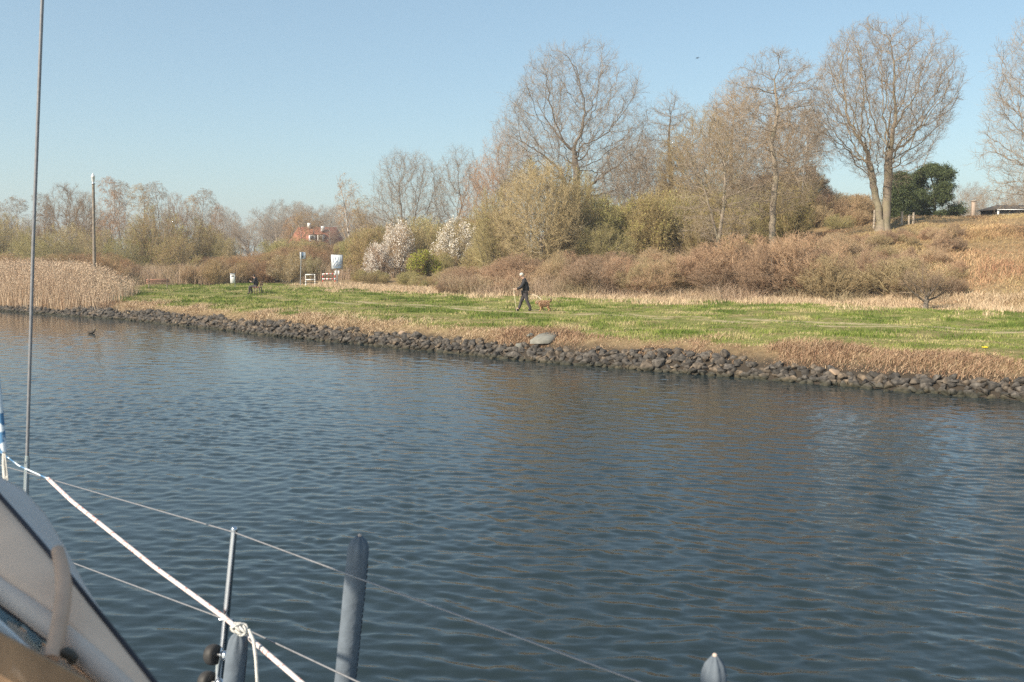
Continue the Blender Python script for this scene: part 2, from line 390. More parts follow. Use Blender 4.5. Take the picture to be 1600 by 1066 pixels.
# concrete slab and the pale stones beside it
SM = plain('pale_concrete', (.20, .195, .17), .9, var=.2, scale=6, bump=.5)
p = hit(852, 533); g = Geo()
ol = [(-.80, -.62), (.30, -.66), (.62, -.1), (.74, .62), (.10, .74), (-.45, .35)]
n = len(ol); v = [(x * .6, y * .72, -.09) for x, y in ol] + [(x * .58, y * .70, .05) for x, y in ol]
vv = v + [(0, 0, .055)]
g.add(vv, [[i, (i + 1) % n, n + (i + 1) % n, n + i] for i in range(n)]); g2 = [[n + i, n + (i + 1) % n, 2 * n] for i in range(n)]
g.f3.append(np.array(g2)); o = g.build('concrete_slab', SM); o.location = (p[0], p[1], p[2] + .12); o.rotation_euler = (R(13), R(-3), R(-12))
tag(o, 'smooth pale concrete slab lying in the dry grass above the boulders', 'slab')
for i, (px, py, s, lb) in enumerate([(918, 528, .16, 'small pale stone just left of the slanted concrete slab'), (812, 545, .2, 'flat light grey stone below the slab at the top of the boulders'),
                              (627, 524, .2, 'sandy coloured stone in the dry grass far left of the slab'), (1301, 589, .26, 'reddish tan stone among the grey boulders on the right')]):
    if i == 0: px = 828
    p = hit(px, py); a, b = protos[i]; g = Geo(); g.add(a, b); m_ = SM if i < 2 else plain('tan_stone', (.36, .26, .18), .9, bump=.4)
    o = g.build('stone', m_); o.location = p + np.array([0, 0, .08]); o.scale = (s, s, s * .8); o.rotation_euler = (0, 0, i)
    tag(o, lb, 'stone')

# ------------------------------------------------------------------ grass, dry fringe, reeds (uncountable growth)
def blades(X, Y, h, w, rng, lean=.35, K=3, bias=(0, 0), droop=.0):
    n = len(X); Z = ground_z(X, Y)
    a = rng.rand(n) * 6.283; ln = lean * rng.rand(n) * h
    dx = np.cos(a) * ln + bias[0] * h; dy = np.sin(a) * ln + bias[1] * h
    fa = rng.rand(n) * 3.14; wx_, wy_ = np.cos(fa), np.sin(fa); pts = []
    for k in range(K + 1):
        u = k / K; z = Z - .02 + h * (u - droop * u * u); ww = w * (1 - .8 * u)
        px = X + dx * u * u; py = Y + dy * u * u
        pts += [np.stack([px - wx_ * ww, py - wy_ * ww, z], -1), np.stack([px + wx_ * ww, py + wy_ * ww, z], -1)]
    V = np.stack(pts, 1); b = (np.arange(n) * 2 * (K + 1))[:, None]
    f = np.concatenate([b + np.array([[2 * k, 2 * k + 1, 2 * k + 3, 2 * k + 2]]) for k in range(K)], 0)
    return V.reshape(-1, 3), f, 2 * (K + 1)
def in_view(X, Y, m=1.06, extra=1.5): return np.abs(X) < Y * .5143 * m + extra
def scatter(n, x0, x1, s0, s1, rng):
    X = rng.uniform(x0, x1, n); s = rng.uniform(s0, s1, n); Y = np.interp(X, SHX, SHY) + s / .745
    k = in_view(X, Y); return X[k], Y[k], s[k]
rng = np.random.RandomState(21)
X, Y, s = scatter(620000, -45, 26, 1.6, 30, rng)
gw = green_w(X, Y); pw = path_w(X, Y); k = (rng.rand(len(X)) < gw * .9 + .05) & (rng.rand(len(X)) > pw * .95) & (rng.rand(len(X)) < np.clip(1.25 - Y / 110, .3, 1))
X, Y, gw = X[k], Y[k], gw[k]; n = len(X)
tf = fbm(X * .8 + 3, Y * .8, 4)
h = (.04 + .07 * rng.rand(n)) * (.55 + 1.1 * sstep(.4, .65, tf)) * np.where(np.abs(inland(X, Y) - PATH) < 2.0, .6, 1)
V, f, m = blades(X, Y, h, .007 + .00016 * Y, rng, .8, 2)
tint = np.clip(.60 + .14 * (1 - sstep(4, 7, inland(X, Y))) + (fbm(X * .9 + 20, Y * .9, 4) - .5) * 3.0 + rng.normal(0, .2, n) - .32 * gw, 0, 1)
g = Geo(); g.add(V, f, np.repeat(tint, m))
GR = veg('bank_grass', [(.085, .13, .022), (.155, .205, .04), (.25, .275, .075), (.43, .36, .19)])
tag(g.build('grass', GR), 'short green grass of the bank with straw coloured patches', 'grass', kind='stuff')
# dry tussock fringe above the boulders and the straw strip behind the lawn
g = Geo()
X, Y, s = scatter(300000, -45, 24, .75, 4.4, rng); cl = fbm(X * .55, Y * .55, 3)
k = rng.rand(len(X)) < (1 - sstep(1.5, 2.7, s + (fbm(X * .6, Y * .6, 3) - .5) * 2.2) * .93) * (.35 + .65 * sstep(.3, .5, cl)); X, Y, s, cl = X[k], Y[k], s[k], cl[k]; n = len(X)
k = rng.rand(n) < .75; X, Y, s, cl = X[k], Y[k], s[k], cl[k]; n = len(X)
h = (.08 + .22 * rng.rand(n)) * (.4 + 1.2 * sstep(.35, .7, cl)) * (1 - .55 * sstep(2.4, 4, s)) * (.6 + .4 * sstep(.75, 1.3, s))
V, f, m = blades(X, Y, h, .006 + .00012 * Y, rng, 1.3, 3, bias=(.2, -.2), droop=.3); red = sstep(.5, .7, fbm(X * .2 + 60, Y * .2, 2))
tint = np.clip(rng.normal(.7, .22, n) - .4 * red, 0, 1); g.add(V, f, np.repeat(tint, m))
X, Y, s = scatter(200000, -20, 40, 19.0, 27.5, rng); cl = fbm(X * .5 + 5, Y * .5, 3)
k = rng.rand(len(X)) < (1 - green_w(X, Y)) * .7; X, Y, s, cl = X[k], Y[k], s[k], cl[k]; n = len(X)
h = (.08 + .24 * rng.rand(n)) * (.35 + 1.2 * sstep(.35, .65, cl))
V, f, m = blades(X, Y, h, .008 + .00012 * Y, rng, .8, 3, droop=.2); tint = np.clip(rng.normal(.72, .2, n), 0, 1); g.add(V, f, np.repeat(tint, m))
DG = veg('dry_grass', [(.26, .15, .095), (.40, .27, .175), (.54, .40, .26), (.62, .50, .34)])
tag(g.build('dry_grass', DG), 'dry straw tussocks above the boulders and behind the lawn', 'grass', kind='stuff')
# dry hillside growth
g = Geo()
X, Y, s = scatter(300000, 0, 62, 25.5, 56, rng); cl = fbm(X * .35 + 5, Y * .35, 3); k = Y < 110; X, Y, s, cl = X[k], Y[k], s[k], cl[k]; n = len(X)
h = (.12 + .3 * rng.rand(n)) * (.4 + 1.0 * sstep(.35, .65, cl)) * (1 - .45 * sstep(36, 46, s))
V, f, m = blades(X, Y, h, .011 + .0001 * Y, rng, 1.4, 3, droop=.3); red = sstep(.42, .62, fbm(X * .22 + 60, Y * .22, 3))
tint = np.clip(rng.normal(.62, .2, n) - .35 * red + .1 * sstep(38, 46, s), 0, 1); g.add(V, f, np.repeat(tint, m))
HG = veg('hill_grass', [(.34, .175, .11), (.45, .275, .16), (.55, .375, .215), (.56, .44, .23)], patch=.35, patch_col=(.20, .22, .07), pscale=.22)
tag(g.build('dry_grass', HG), 'dry brown bracken and grass covering the slope on the right', 'grass', kind='stuff')
g = Geo(); X, Y, s = scatter(150000, -8, 40, 22.0, 34, rng)
px_ = 800 + X / Y * F; cl = fbm(X * .3 + 15, Y * .3, 3); k = (px_ > 690) & (px_ < 1500) & (rng.rand(len(X)) < .35 + .65 * sstep(.35, .6, cl)) & (s > np.interp(px_, [690, 1000, 1300, 1500], [22, 23, 24, 26])); X, Y, px_, cl = X[k], Y[k], px_[k], cl[k]; n = len(X)
h = (.5 + 1.3 * rng.rand(n) ** 1.5) * (.6 + .8 * sstep(.35, .65, cl)) * np.interp(px_, [690, 850, 1250, 1420, 1500], [.8, 1, .9, .55, .25])
V, f, m = blades(X, Y, h, .006 + .00004 * Y, rng, 1.7, 3, droop=.3); g.add(V, f, np.repeat(np.clip(rng.normal(.55, .25, n), 0, 1), m))
yy = rng.uniform(86, 118, 60000); qx = rng.uniform(160, 640, 60000); cl = fbm(qx * .02, yy * .3, 3); k = (rng.rand(60000) < sstep(.35, .6, cl)) & (yy > np.interp(qx, [160, 330, 450, 640], [90, 92, 98, 101])); yy, qx = yy[k], qx[k]
XX_ = (qx - 800) / F * yy; n = len(yy); h = .8 + 1.6 * rng.rand(n) ** 1.3
V, f, m = blades(XX_, yy, h, .013, rng, .9, 3, droop=.15); g.add(V, f, np.repeat(np.clip(rng.normal(.35, .25, n), 0, 1), m))
tag(g.build('scrub_canes', veg('dry_cane', [(.30, .20, .14), (.44, .32, .225), (.58, .45, .32)], patch=.4, patch_col=(.36, .33, .15), pscale=.3)), 'thin dry canes standing in the scrub at the foot of the slope', 'scrub', kind='stuff')
# reeds
g = Geo(); n = 52000
X = rng.uniform(-52, -23, n); s = rng.uniform(.7, 9.5, n); Y = np.interp(X, SHX, SHY) + s / .745; k = in_view(X, Y) & (rng.rand(n) < .25 + .75 * sstep(-23, -29, X + .3 * s)) & (X + .45 * s < -24.2 + 1.5 * rng.rand(n))
X, Y, s = X[k], Y[k], s[k]; n = len(X); h = (.95 + 1.35 * rng.rand(n) ** .7) * (.45 + .55 * sstep(-23, -29, X + .45 * s)) * (.85 + .3 * fbm(X * .4, Y * .4, 2)) * (.75 + .25 * sstep(.7, 3, s))
V, f, m = blades(X, Y, h, .011, rng, .45, 3, bias=(.08, 0)); tint = np.clip(rng.normal(.5, .25, n), 0, 1); g.add(V, f, np.repeat(tint, m))
k = rng.rand(n) < .4; Xp, Yp, hp = X[k], Y[k], h[k]; zp = ground_z(Xp, Yp) + hp   # feathery plumes
Pp = np.stack([Xp + .05 * hp, Yp, zp], -1); Pp = np.repeat(Pp, 3, 0) + rng.normal(0, 1, (len(Pp) * 3, 3)) * np.array([.045, .045, .1])
g.leaves(Pp, .055, rng, np.clip(rng.normal(.5, .25, len(Pp)), 0, 1), .3)
RD = veg('reed', [(.30, .195, .13), (.46, .325, .22), (.58, .45, .32), (.66, .54, .40)])
tag(g.build('reeds', RD), 'tall pale straw coloured reeds along the water on the left', 'reeds', kind='stuff')

# ------------------------------------------------------------------ growing trees and shrubs
def norm(a): return a / (np.linalg.norm(a, axis=-1, keepdims=True) + 1e-9)
def env_dist(p, d, c, r):
    o = (p - c) / r; q = d / r; A = (q * q).sum(-1); B = (o * q).sum(-1); Cc = (o * o).sum(-1) - 1
    disc = B * B - A * Cc
    return np.where(disc > 0, np.maximum((-B + np.sqrt(np.maximum(disc, 0))) / A, 0), 0)
def path_of(rng, p, d, L, r0, r1, K, wig, trop):
    n = len(p); P = np.empty((n, K + 1, 3)); P[:, 0] = p; d = d.copy()
    wv = rng.normal(size=(n, 3)) * .4
    for k in range(K):
        wv = .45 * wv + rng.normal(size=(n, 3)) * .8
        d = norm(d + wig * wv + np.array([0, 0, trop / K])); P[:, k + 1] = P[:, k] + d * (L / K)[:, None]
    u = np.linspace(0, 1, K + 1)[None]; Rr = r0[:, None] * (1 - u) + r1[:, None] * u
    return P, Rr
def grow(rng, P, Rr, L, levels, env):
    out = [(P, Rr)]
    c, rad = env
    for (nc, t0, t1, ang, aj, lr, rr, K, wig, trop, rmin) in levels:
        n, K1, _ = P.shape; Kp = K1 - 1
        t = t0 + (t1 - t0) * (np.arange(nc)[None] + rng.rand(n, nc)) / nc
        x = np.clip(t * Kp, 0, Kp - 1e-4); i = x.astype(int); fr = (x - i)[..., None]; ar = np.arange(n)[:, None]
        a = P[ar, i]; b = P[ar, i + 1]; pos = a + (b - a) * fr; dp = norm(b - a)
        rp = Rr[ar, i] * (1 - fr[..., 0]) + Rr[ar, i + 1] * fr[..., 0]
        az = np.arange(nc)[None] * 2.4 + rng.rand(n, 1) * 6.28 + rng.normal(0, .5, (n, nc))
        rf = np.where(np.abs(dp[..., 2:3]) > .9, np.array([1., 0, 0]), np.array([0, 0, 1.]))
        U = norm(np.cross(dp, rf)); Vv = np.cross(dp, U)
        an = (R(ang) + rng.normal(0, R(aj), (n, nc))) * (1.28 - .5 * t)
        d = dp * np.cos(an)[..., None] + (U * np.cos(az)[..., None] + Vv * np.sin(az)[..., None]) * np.sin(an)[..., None]
        Lc = L[:, None] * lr * (1.15 - .55 * t) * rng.uniform(.65, 1.25, (n, nc))
        pos = pos.reshape(-1, 3); d = norm(d.reshape(-1, 3)); Lc = Lc.ravel(); rp = rp.ravel()
        dist = env_dist(pos, norm(d + np.array([0, 0, trop * .5])), c, rad) * rng.uniform(.74, 1.0, len(Lc))
        keep = dist > .3; Lc = np.minimum(Lc, dist)
        pos, d, Lc, rp = pos[keep], d[keep], Lc[keep], rp[keep]
        r0 = np.maximum(np.minimum(rp * rr, rp * .95) * rng.uniform(.8, 1.1, len(rp)), rmin); r1 = np.maximum(r0 * .16, min(rmin, .006) * .8)
        P, Rr = path_of(rng, pos, d, Lc, r0, r1, K, wig, trop); L = Lc
        out.append((P, Rr))
    return out
def tree_meshes(seed, H, Wd, kind='broad', leaf=None, fork=1, dens=1.0, clump=.44):
    """returns (trunk Geo, crown Geo, leaf Geo or None)"""
    rng = np.random.RandomState(seed)
    if kind == 'broad':
        env = (np.array([0, 0, H * .57]), np.array([Wd / 2, Wd / 2, H * .45]))
        L0 = np.full(fork, H * .62); r0 = np.full(fork, H * .021 / math.sqrt(fork) * 1.15)
        d0 = norm(np.stack([rng.normal(0, .05, fork) + (np.linspace(-.16, .16, fork) if fork > 1 else 0), rng.normal(0, .05, fork), np.ones(fork)], -1)); sp_ = np.zeros((fork, 3)); sp_[:, 0] = np.linspace(-.5, .5, fork) * r0[0] * 1.6 if fork > 1 else 0
        P, Rr = path_of(rng, sp_, d0, L0, r0, r0 * .1, 8, .06, .1)
        lv = [(10 if fork == 1 else 7, .22, .98, 48, 12, 1.25, .62, 8, .10, .38, .02), (7, .2, .97, 38, 9, .62, .6, 5, .12, .25, .013), (7, .2, 1., 38, 10, .58, .6, 4, .14, .15, .009),
              (int(6 * dens), .2, 1., 38, 12, .6, .6, 3, .16, .12, .0052), (int(5 * dens), .2, 1., 36, 12, .65, .7, 2, .18, .1, .0032)]
    elif kind == 'vase':
        env = (np.array([0, 0, H * .57]), np.array([Wd * .54, Wd * .54, H * .43]))
        L0 = np.full(fork, H * .45); r0 = np.full(fork, H * .023 / math.sqrt(fork) * 1.1)
        d0 = norm(np.stack([np.linspace(-.13, .13, fork) if fork > 1 else np.zeros(1), rng.normal(0, .04, fork), np.ones(fork)], -1)); sp_ = np.zeros((fork, 3)); sp_[:, 0] = np.linspace(-.5, .5, fork) * r0[0] * 1.5 if fork > 1 else 0
        L0 = L0 * 1.5; P, Rr = path_of(rng, sp_, d0, L0, r0, r0 * .12, 10, .06, .1)
        lv = [(20 if fork == 1 else 11, .16, .93, 46, 10, 1.6, .46, 10, .075, .16, .022), (12, .12, .97, 30, 8, .5, .55, 6, .10, .22, .011), (8, .15, 1., 33, 10, .5, .6, 4, .14, .2, .007),
              (int(5 * dens), .2, 1., 36, 12, .58, .6, 3, .16, .15, .0048), (int(3 * dens), .2, 1., 36, 12, .65, .7, 2, .18, .1, .0032)]
    elif kind == 'spire':      # upright tree with a leader
        env = (np.array([0, 0, H * .55]), np.array([Wd / 2, Wd / 2, H * .5]))
        P, Rr = path_of(rng, np.zeros((1, 3)), np.array([[.02, 0, 1.]]), np.array([H * .96]), np.array([H * .0165]), np.array([.02]), 12, .045, .15)
        lv = [(26, .2, .97, 54, 12, .48, .45, 7, .10, .40, .016), (8, .2, .97, 38, 9, .52, .6, 4, .13, .22, .010), (7, .2, 1., 38, 10, .58, .6, 3, .16, .12, .0065), (int(5 * dens), .2, 1., 38, 12, .6, .65, 2, .18, .1, .0045), (int(4*dens), .2, 1., 38, 12, .6, .65, 2, .18, .1, .003)]
    elif kind == 'birch':
        env = (np.array([0, 0, H * .6]), np.array([Wd / 2, Wd / 2, H * .42]))
        P, Rr = path_of(rng, np.zeros((1, 3)), np.array([[.03, 0, 1.]]), np.array([H * .95]), np.array([H * .011]), np.array([.015]), 12, .035, .2)
        lv = [(22, .3, .97, 38, 8, .34, .42, 5, .08, .35, .012), (7, .3, 1., 36, 9, .55, .6, 4, .12, -.45, .008), (int(7 * dens), .25, 1., 34, 10, .6, .6, 4, .12, -1.0, .006), (int(5 * dens), .3, 1., 30, 12, .6, .7, 3, .15, -.9, .005)]
    elif kind == 'shrub':
        m_ = 26
        env = (np.array([0, 0, H * .42]), np.array([Wd / 2, Wd / 2, H * .60]))
        a = rng.rand(m_) * 6.28; sp = rng.rand(m_) ** .7
        st = np.stack([np.cos(a) * sp * Wd * .18, np.sin(a) * sp * Wd * .18, np.zeros(m_)], -1)
        d0 = norm(np.stack([np.cos(a) * sp * .75 * Wd / H, np.sin(a) * sp * .75 * Wd / H, np.ones(m_)], -1))
        L0 = env_dist(st + [0, 0, .1], d0, *env) * rng.uniform(.8, 1.0, m_)
        P, Rr = path_of(rng, st, d0, L0, np.full(m_, .012 + H * .006), np.full(m_, .008), 6, .10, .1)
        lv = [(9, .12, .97, 36, 10, .45, .6, 4, .13, .3, .008), (8, .1, 1., 38, 12, .5, .6, 3, .16, .2, .0065), (6, .1, 1., 40, 14, .55, .7, 2, .2, .1, .005)]
    Ls = L0 if kind in ('broad', 'vase', 'shrub') else np.array([H * .96])
    br = grow(rng, P, Rr, Ls, lv, env)
    T, Cg, Lg = Geo(), Geo(), None
    nt_ = {'broad': 3, 'vase': 3, 'spire': 2, 'birch': 1, 'shrub': 1}[kind]
    for i, (p, r) in enumerate(br):
        sides = 9 if i == 0 and kind != 'shrub' else (5 if i <= 1 else (4 if i == 2 and kind != 'shrub' else 3))
        (T if i < nt_ else Cg).tubes(p, r, sides, t=np.clip(rng.normal(.5, .25, len(p)), 0, 1))
    if kind != 'shrub':          # flared foot
        rr = br[0][1][0, 0] * (1.3 if fork > 1 else 1)
        T.tubes(np.array([[[0, 0, -.6], [0, 0, 0], [0, 0, rr * 1.4], [0, 0, rr * 3.0 if fork == 1 else H * .075]]]), np.array([[rr * 1.7, rr * 1.45, rr * 1.12, rr * .98]]), 10)
    if leaf:
        cnt, size, upper = leaf
        pts = np.concatenate([p[:, 1:].reshape(-1, 3) for p, r in br[-2:]]); k = rng.rand(len(pts)) < upper
        pts = pts[k]; q_ = pts / (.16 * Wd); cn = fbm(q_[:, 0] + 9 + .7 * q_[:, 2], q_[:, 1] + q_[:, 2] + 4, 3); pts = pts[(cn > clump) | (rng.rand(len(pts)) < .12)]; idx = rng.randint(0, len(pts), cnt); Lg = Geo()
        Lg.leaves(pts[idx] + rng.normal(0, size * 1.2, (cnt, 3)), size * rng.uniform(.6, 1.3, cnt), rng, np.clip(rng.normal(.5, .28, cnt), 0, 1))
    return T, Cg, Lg

def colonize(rng, H, Wd, shape, trunks, n_att=1500, step=.022, kill=.042):
    if shape == 'dome': cz, rz, lo = .40, .60, .30
    elif shape == 'tall': cz, rz, lo = .57, .43, .18
    elif shape == 'low': cz, rz, lo = .48, .52, .14
    else: cz, rz, lo = .60, .40, .2          # obovate
    A = rng.uniform(-1, 1, (n_att * 8, 3)); r = np.linalg.norm(A, axis=1); A = A[(r < 1) & (rng.rand(len(r)) < .25 + .75 * r)]
    ang_ = np.arctan2(A[:, 1], A[:, 0]); lob = 1 + .16 * (vnoise(ang_ * 1.3 + 30, A[:, 2] * 2 + rng.rand() * 50) - .5) * 2
    A = A * lob[:, None] * np.array([Wd / 2, Wd / 2, H * rz]) + np.array([0, 0, H * cz]); A[:, 2] = np.minimum(A[:, 2], H)
    if shape == 'obovate': k = (A[:, 2] - H * .2) / (H * .35); A[:, :2] *= np.clip(.55 + .45 * k, .5, 1)[:, None]
    A = A[A[:, 2] > H * lo]; A = A[fbm(A[:, 0] / Wd * 6 + 5, (A[:, 1] + A[:, 2] * 1.3) / Wd * 6, 2) > .36][:n_att]
    pos, par = [], []
    for pts in trunks:
        pts = np.array(pts, float); prev = -1; q = pts[0]; seg = 0
        for a, b in zip(pts[:-1], pts[1:]):
            n = max(1, int(np.linalg.norm(b - a) / (H * step)))
            for u in np.arange(n) / n: pos.append(a + (b - a) * u + rng.normal(0, .0016 * H, 3) * (len(pos) > 0)); par.append(prev); prev = len(pos) - 1
        pos.append(pts[-1]); par.append(prev)
    pos = [np.array(q) for q in pos]; N = np.array(pos); z0 = H * .12
    ok = np.where(N[:, 2] > z0)[0]
    D = np.linalg.norm(A[:, None] - N[None, ok], axis=2); near = ok[D.argmin(1)]; nd = D.min(1); P = [N]; cnt = np.zeros(200000, int); total = len(N); parl = list(par); allp = N
    for it in range(160):
        if len(A) == 0: break
        d = A - allp[near]; d /= nd[:, None] + 1e-6
        ids, inv = np.unique(near, return_inverse=True); acc = np.zeros((len(ids), 3)); np.add.at(acc, inv, d)
        g_ = cnt[ids] < 4; ids2 = ids[g_]; acc = acc[g_]
        if len(ids2) == 0: break
        new = allp[ids2] + norm(norm(acc) + rng.normal(0, .26, acc.shape) + np.array([0, 0, .10])) * H * step
        cnt[ids2] += 1; base = len(allp); allp = np.concatenate([allp, new]); parl += list(ids2)
        D = np.linalg.norm(A[:, None] - new[None], axis=2); m = D.min(1); am = D.argmin(1); b_ = m < nd; near = np.where(b_, base + am, near); nd = np.where(b_, m, nd)
        blocked = cnt[near] >= 4
        live = (nd > H * kill) & ~blocked; A, near, nd = A[live], near[live], nd[live]
    par = np.array(parl); n = len(par); w = np.zeros(n); kids = [[] for _ in range(n)]
    for i in range(n):
        if par[i] >= 0: kids[par[i]].append(i)
    for i in range(n - 1, -1, -1):
        if not kids[i]: w[i] += 1
        if par[i] >= 0: w[par[i]] += w[i]
    return allp, par, kids, w
def oak_meshes(seed, H, Wd, shape, trunks, r_base, n_att=1500, twig=2, tw_len=.06, kill=.042, mid=.03):
    rng = np.random.RandomState(seed); P, par, kids, w = colonize(rng, H, Wd, shape, trunks, n_att, kill=kill)
    w0 = max(w[par < 0]); ex = math.log(r_base / .0065) / math.log(w0); rad = .0065 * w ** ex
    T, Cg = Geo(), Geo(); chains = {}
    starts = [i for i in range(len(P)) if par[i] < 0] + [c for i in range(len(P)) if len(kids[i]) > 1 for c in sorted(kids[i], key=lambda q: -w[q])[1:]]
    for st_ in starts:
        ch = [] if par[st_] < 0 else [par[st_]]; i = st_
        while True:
            ch.append(i)
            if not kids[i]: break
            i = max(kids[i], key=lambda q: w[q])
        if len(ch) > 1: chains.setdefault(len(ch), []).append((ch, st_))
    for L_, lst in chains.items():
        idx = np.array([c for c, _ in lst]); rr = rad[idx].copy(); st_ = np.array([q for _, q in lst]); rr[:, 0] = np.minimum(rr[:, 0], rad[st_] * 1.15)
        rr[:, -1] *= .6; big = rad[st_] > mid
        for msk, G, sides in ((big, T, 7), (~big, Cg, 4)):
            if msk.any(): G.tubes(P[idx[msk]], rr[msk], sides, t=np.clip(rng.normal(.5, .2, int(msk.sum())), 0, 1))
    k = np.where((rad < .022) & (par >= 0))[0]; seg = np.stack([P[par[k]], P[k]], 1); rs = np.stack([rad[k], rad[k]], 1)
    br = grow(rng, seg, rs, np.full(len(k), H * tw_len), [(twig, .1, 1., 34, 12, 1.0, .75, 3, .14, .2, .0052), (3, .15, 1., 34, 12, .6, .7, 2, .18, .15, .0038)],
              (np.array([0, 0, H * .5]), np.array([Wd * .62, Wd * .62, H * .55])))
    for p, r in br[1:]: Cg.tubes(p, r, 3, t=np.clip(rng.normal(.55, .25, len(p)), 0, 1))
    for t0 in trunks:
        b = np.array(t0[0], float); T.tubes(np.array([[b - [0, 0, .6], b, b + [0, 0, r_base * 1.3], b + [0, 0, r_base * 2.6]]]), np.array([[r_base * 1.75, r_base * 1.45, r_base * 1.1, r_base * .95]]), 10)
    return T, Cg, None
BARK = veg('bark', [(.19, .155, .12), (.27, .22, .17), (.35, .29, .225)], .85, patch=.4, patch_col=(.24, .23, .13), pscale=1.5)
BARKD = veg('dark_bark', [(.11, .09, .075), (.165, .14, .115), (.23, .195, .16)], .85)
BARKW = veg('birch_bark', [(.42, .37, .33), (.55, .51, .46), (.62, .58, .54)], .7, patch=.8, patch_col=(.10, .08, .07), pscale=3.0)
TW = veg('twig', [(.23, .18, .135), (.33, .265, .20), (.43, .355, .275)], .8)
TWR = veg('reddish_twig', [(.26, .17, .105), (.38, .26, .165), (.50, .37, .25)], .8, per=True)
TWT = veg('tan_twig', [(.26, .205, .115), (.37, .30, .175), (.48, .40, .25)], .8, per=True)
TWB = veg('brown_twig', [(.31, .215, .15), (.44, .32, .225), (.56, .43, .31)], .8, per=True)
LFG = veg('spring_leaf', [(.23, .22, .08), (.33, .305, .12), (.44, .395, .18)], .7, per=True)
LFO = veg('olive_leaf', [(.24, .23, .085), (.345, .32, .12), (.46, .41, .18)], .7, per=True)
LFB = veg('bright_leaf', [(.20, .24, .02), (.30, .33, .035), (.40, .40, .07)], .7)
LFW = veg('white_blossom', [(.72, .65, .56), (.84, .79, .71), (.90, .87, .82)], .8)
LFT = veg('tan_blossom', [(.32, .26, .18), (.45, .38, .27), (.56, .48, .36)], .8)

def plant(name, T, Cg, Lg, mt, mc, ml, loc, rz=0, sc=1.0, leafname='foliage'):
    e = empty(name, loc, rz); e.scale = (sc, sc, sc) if np.isscalar(sc) else sc
    T.build('trunk' if name != 'shrub' else 'stems', mt, e, True)
    if Cg.n: Cg.build('crown' if name != 'shrub' else 'twigs', mc, e)
    if Lg: Lg.build(leafname, ml, e)
    return e
def spot(px, Y):
    X = (px - 800) / F * Y * math.cos(PITCH) if False else at(px, 404, Y)[0]
    return np.array([X, Y, float(ground_z(X, Y)) - .05])
def size_of(px, top, Y, wpx):
    p = spot(px, Y); zt = at(px, top, Y)[2]; return p, zt - p[2], wpx / F * Y

# --- the trees one can tell apart: px, top y, depth, crown width px, kind, seed, fork, twig mat, bark, label
TREES = [
 (1378, 34, 66, 256, 'vase', 4, 2, TW, BARK, 'tall bare tree with twin trunk and fan of limbs standing alone on the slope'),
 (898, 64, 92, 245, 'vase', 12, 3, TW, BARKD, 'largest bare tree with a wide domed crown rising behind the green bush'),
 (1207, 80, 69, 175, 'spire', 21, 1, TW, BARK, 'tall bare tree with one straight trunk left of the twin trunked tree'),
 (1122, 160, 68, 130, 'broad', 33, 2, TW, BARK, 'slim bare tree with pale forked trunks at the foot of the mound'),
 (638, 230, 122, 132, 'vase', 41, 1, TW, BARKD, 'round dome shaped bare tree behind the white blossom'),
 (716, 228, 118, 92, 'broad', 52, 1, TW, BARKD, 'small bare tree right of the round dome shaped one'),
 (548, 262, 128, 52, 'birch', 61, 1, TWR, BARKW, 'birch with drooping reddish twigs above the red roofed house'),
 (572, 300, 124, 52, 'birch', 62, 1, TWR, BARK, 'small slanting birch just left of the round bare tree'),
 (1046, 142, 90, 105, 'spire', 71, 1, TW, BARKD, 'narrow bare tree between the large domed tree and the mound trees'),
 (1636, 5, 60, 220, 'broad', 83, 1, TW, BARKD, 'bare tree at the right picture edge reaching in with long drooping limbs'),
 (985, 215, 86, 120, 'broad', 91, 1, TW, BARKD, 'low bare tree with dark twisted limbs under the large domed tree'),
 (1095, 165, 84, 140, 'broad', 95, 1, TWR, BARK, 'reddish bare tree behind the slim forked one'),
 (1160, 118, 88, 150, 'broad', 97, 1, TWR, BARK, 'tall reddish bare tree behind the straight trunked tree'),
 (1255, 170, 92, 110, 'birch', 99, 1, TW, BARKW, 'pale thin birch on top of the brushy mound'),
 (790, 190, 104, 100, 'broad', 101, 1, TWR, BARKD, 'bare tree at the left flank of the large domed tree'),
 (845, 250, 74, 150, 'broad', 103, 1, TWT, BARK, 'slender tree with pale trunk growing inside the green bush'),
 (1005, 205, 104, 100, 'broad', 111, 1, TW, BARKD, 'bare tree half hidden between the large domed tree and the narrow one'),
 (1230, 150, 100, 110, 'broad', 113, 1, TWR, BARK, 'reddish bare tree standing on the mound behind the straight trunked tree'),
 (1065, 215, 94, 90, 'vase', 115, 1, TWR, BARK, 'low fan shaped bare tree behind the olive bush at the foot of the mound'),
 (1140, 145, 100, 90, 'spire', 117, 1, TWR, BARK, 'upright bare tree between the two reddish trees behind the forked one'),
 (760, 240, 108, 90, 'broad', 119, 1, TWR, BARKD, 'low reddish bare tree behind the left side of the large green bush'),
 (470, 330, 150, 50, 'birch', 107, 1, TWR, BARKW, 'thin birch standing beside the red roofed house'),
]
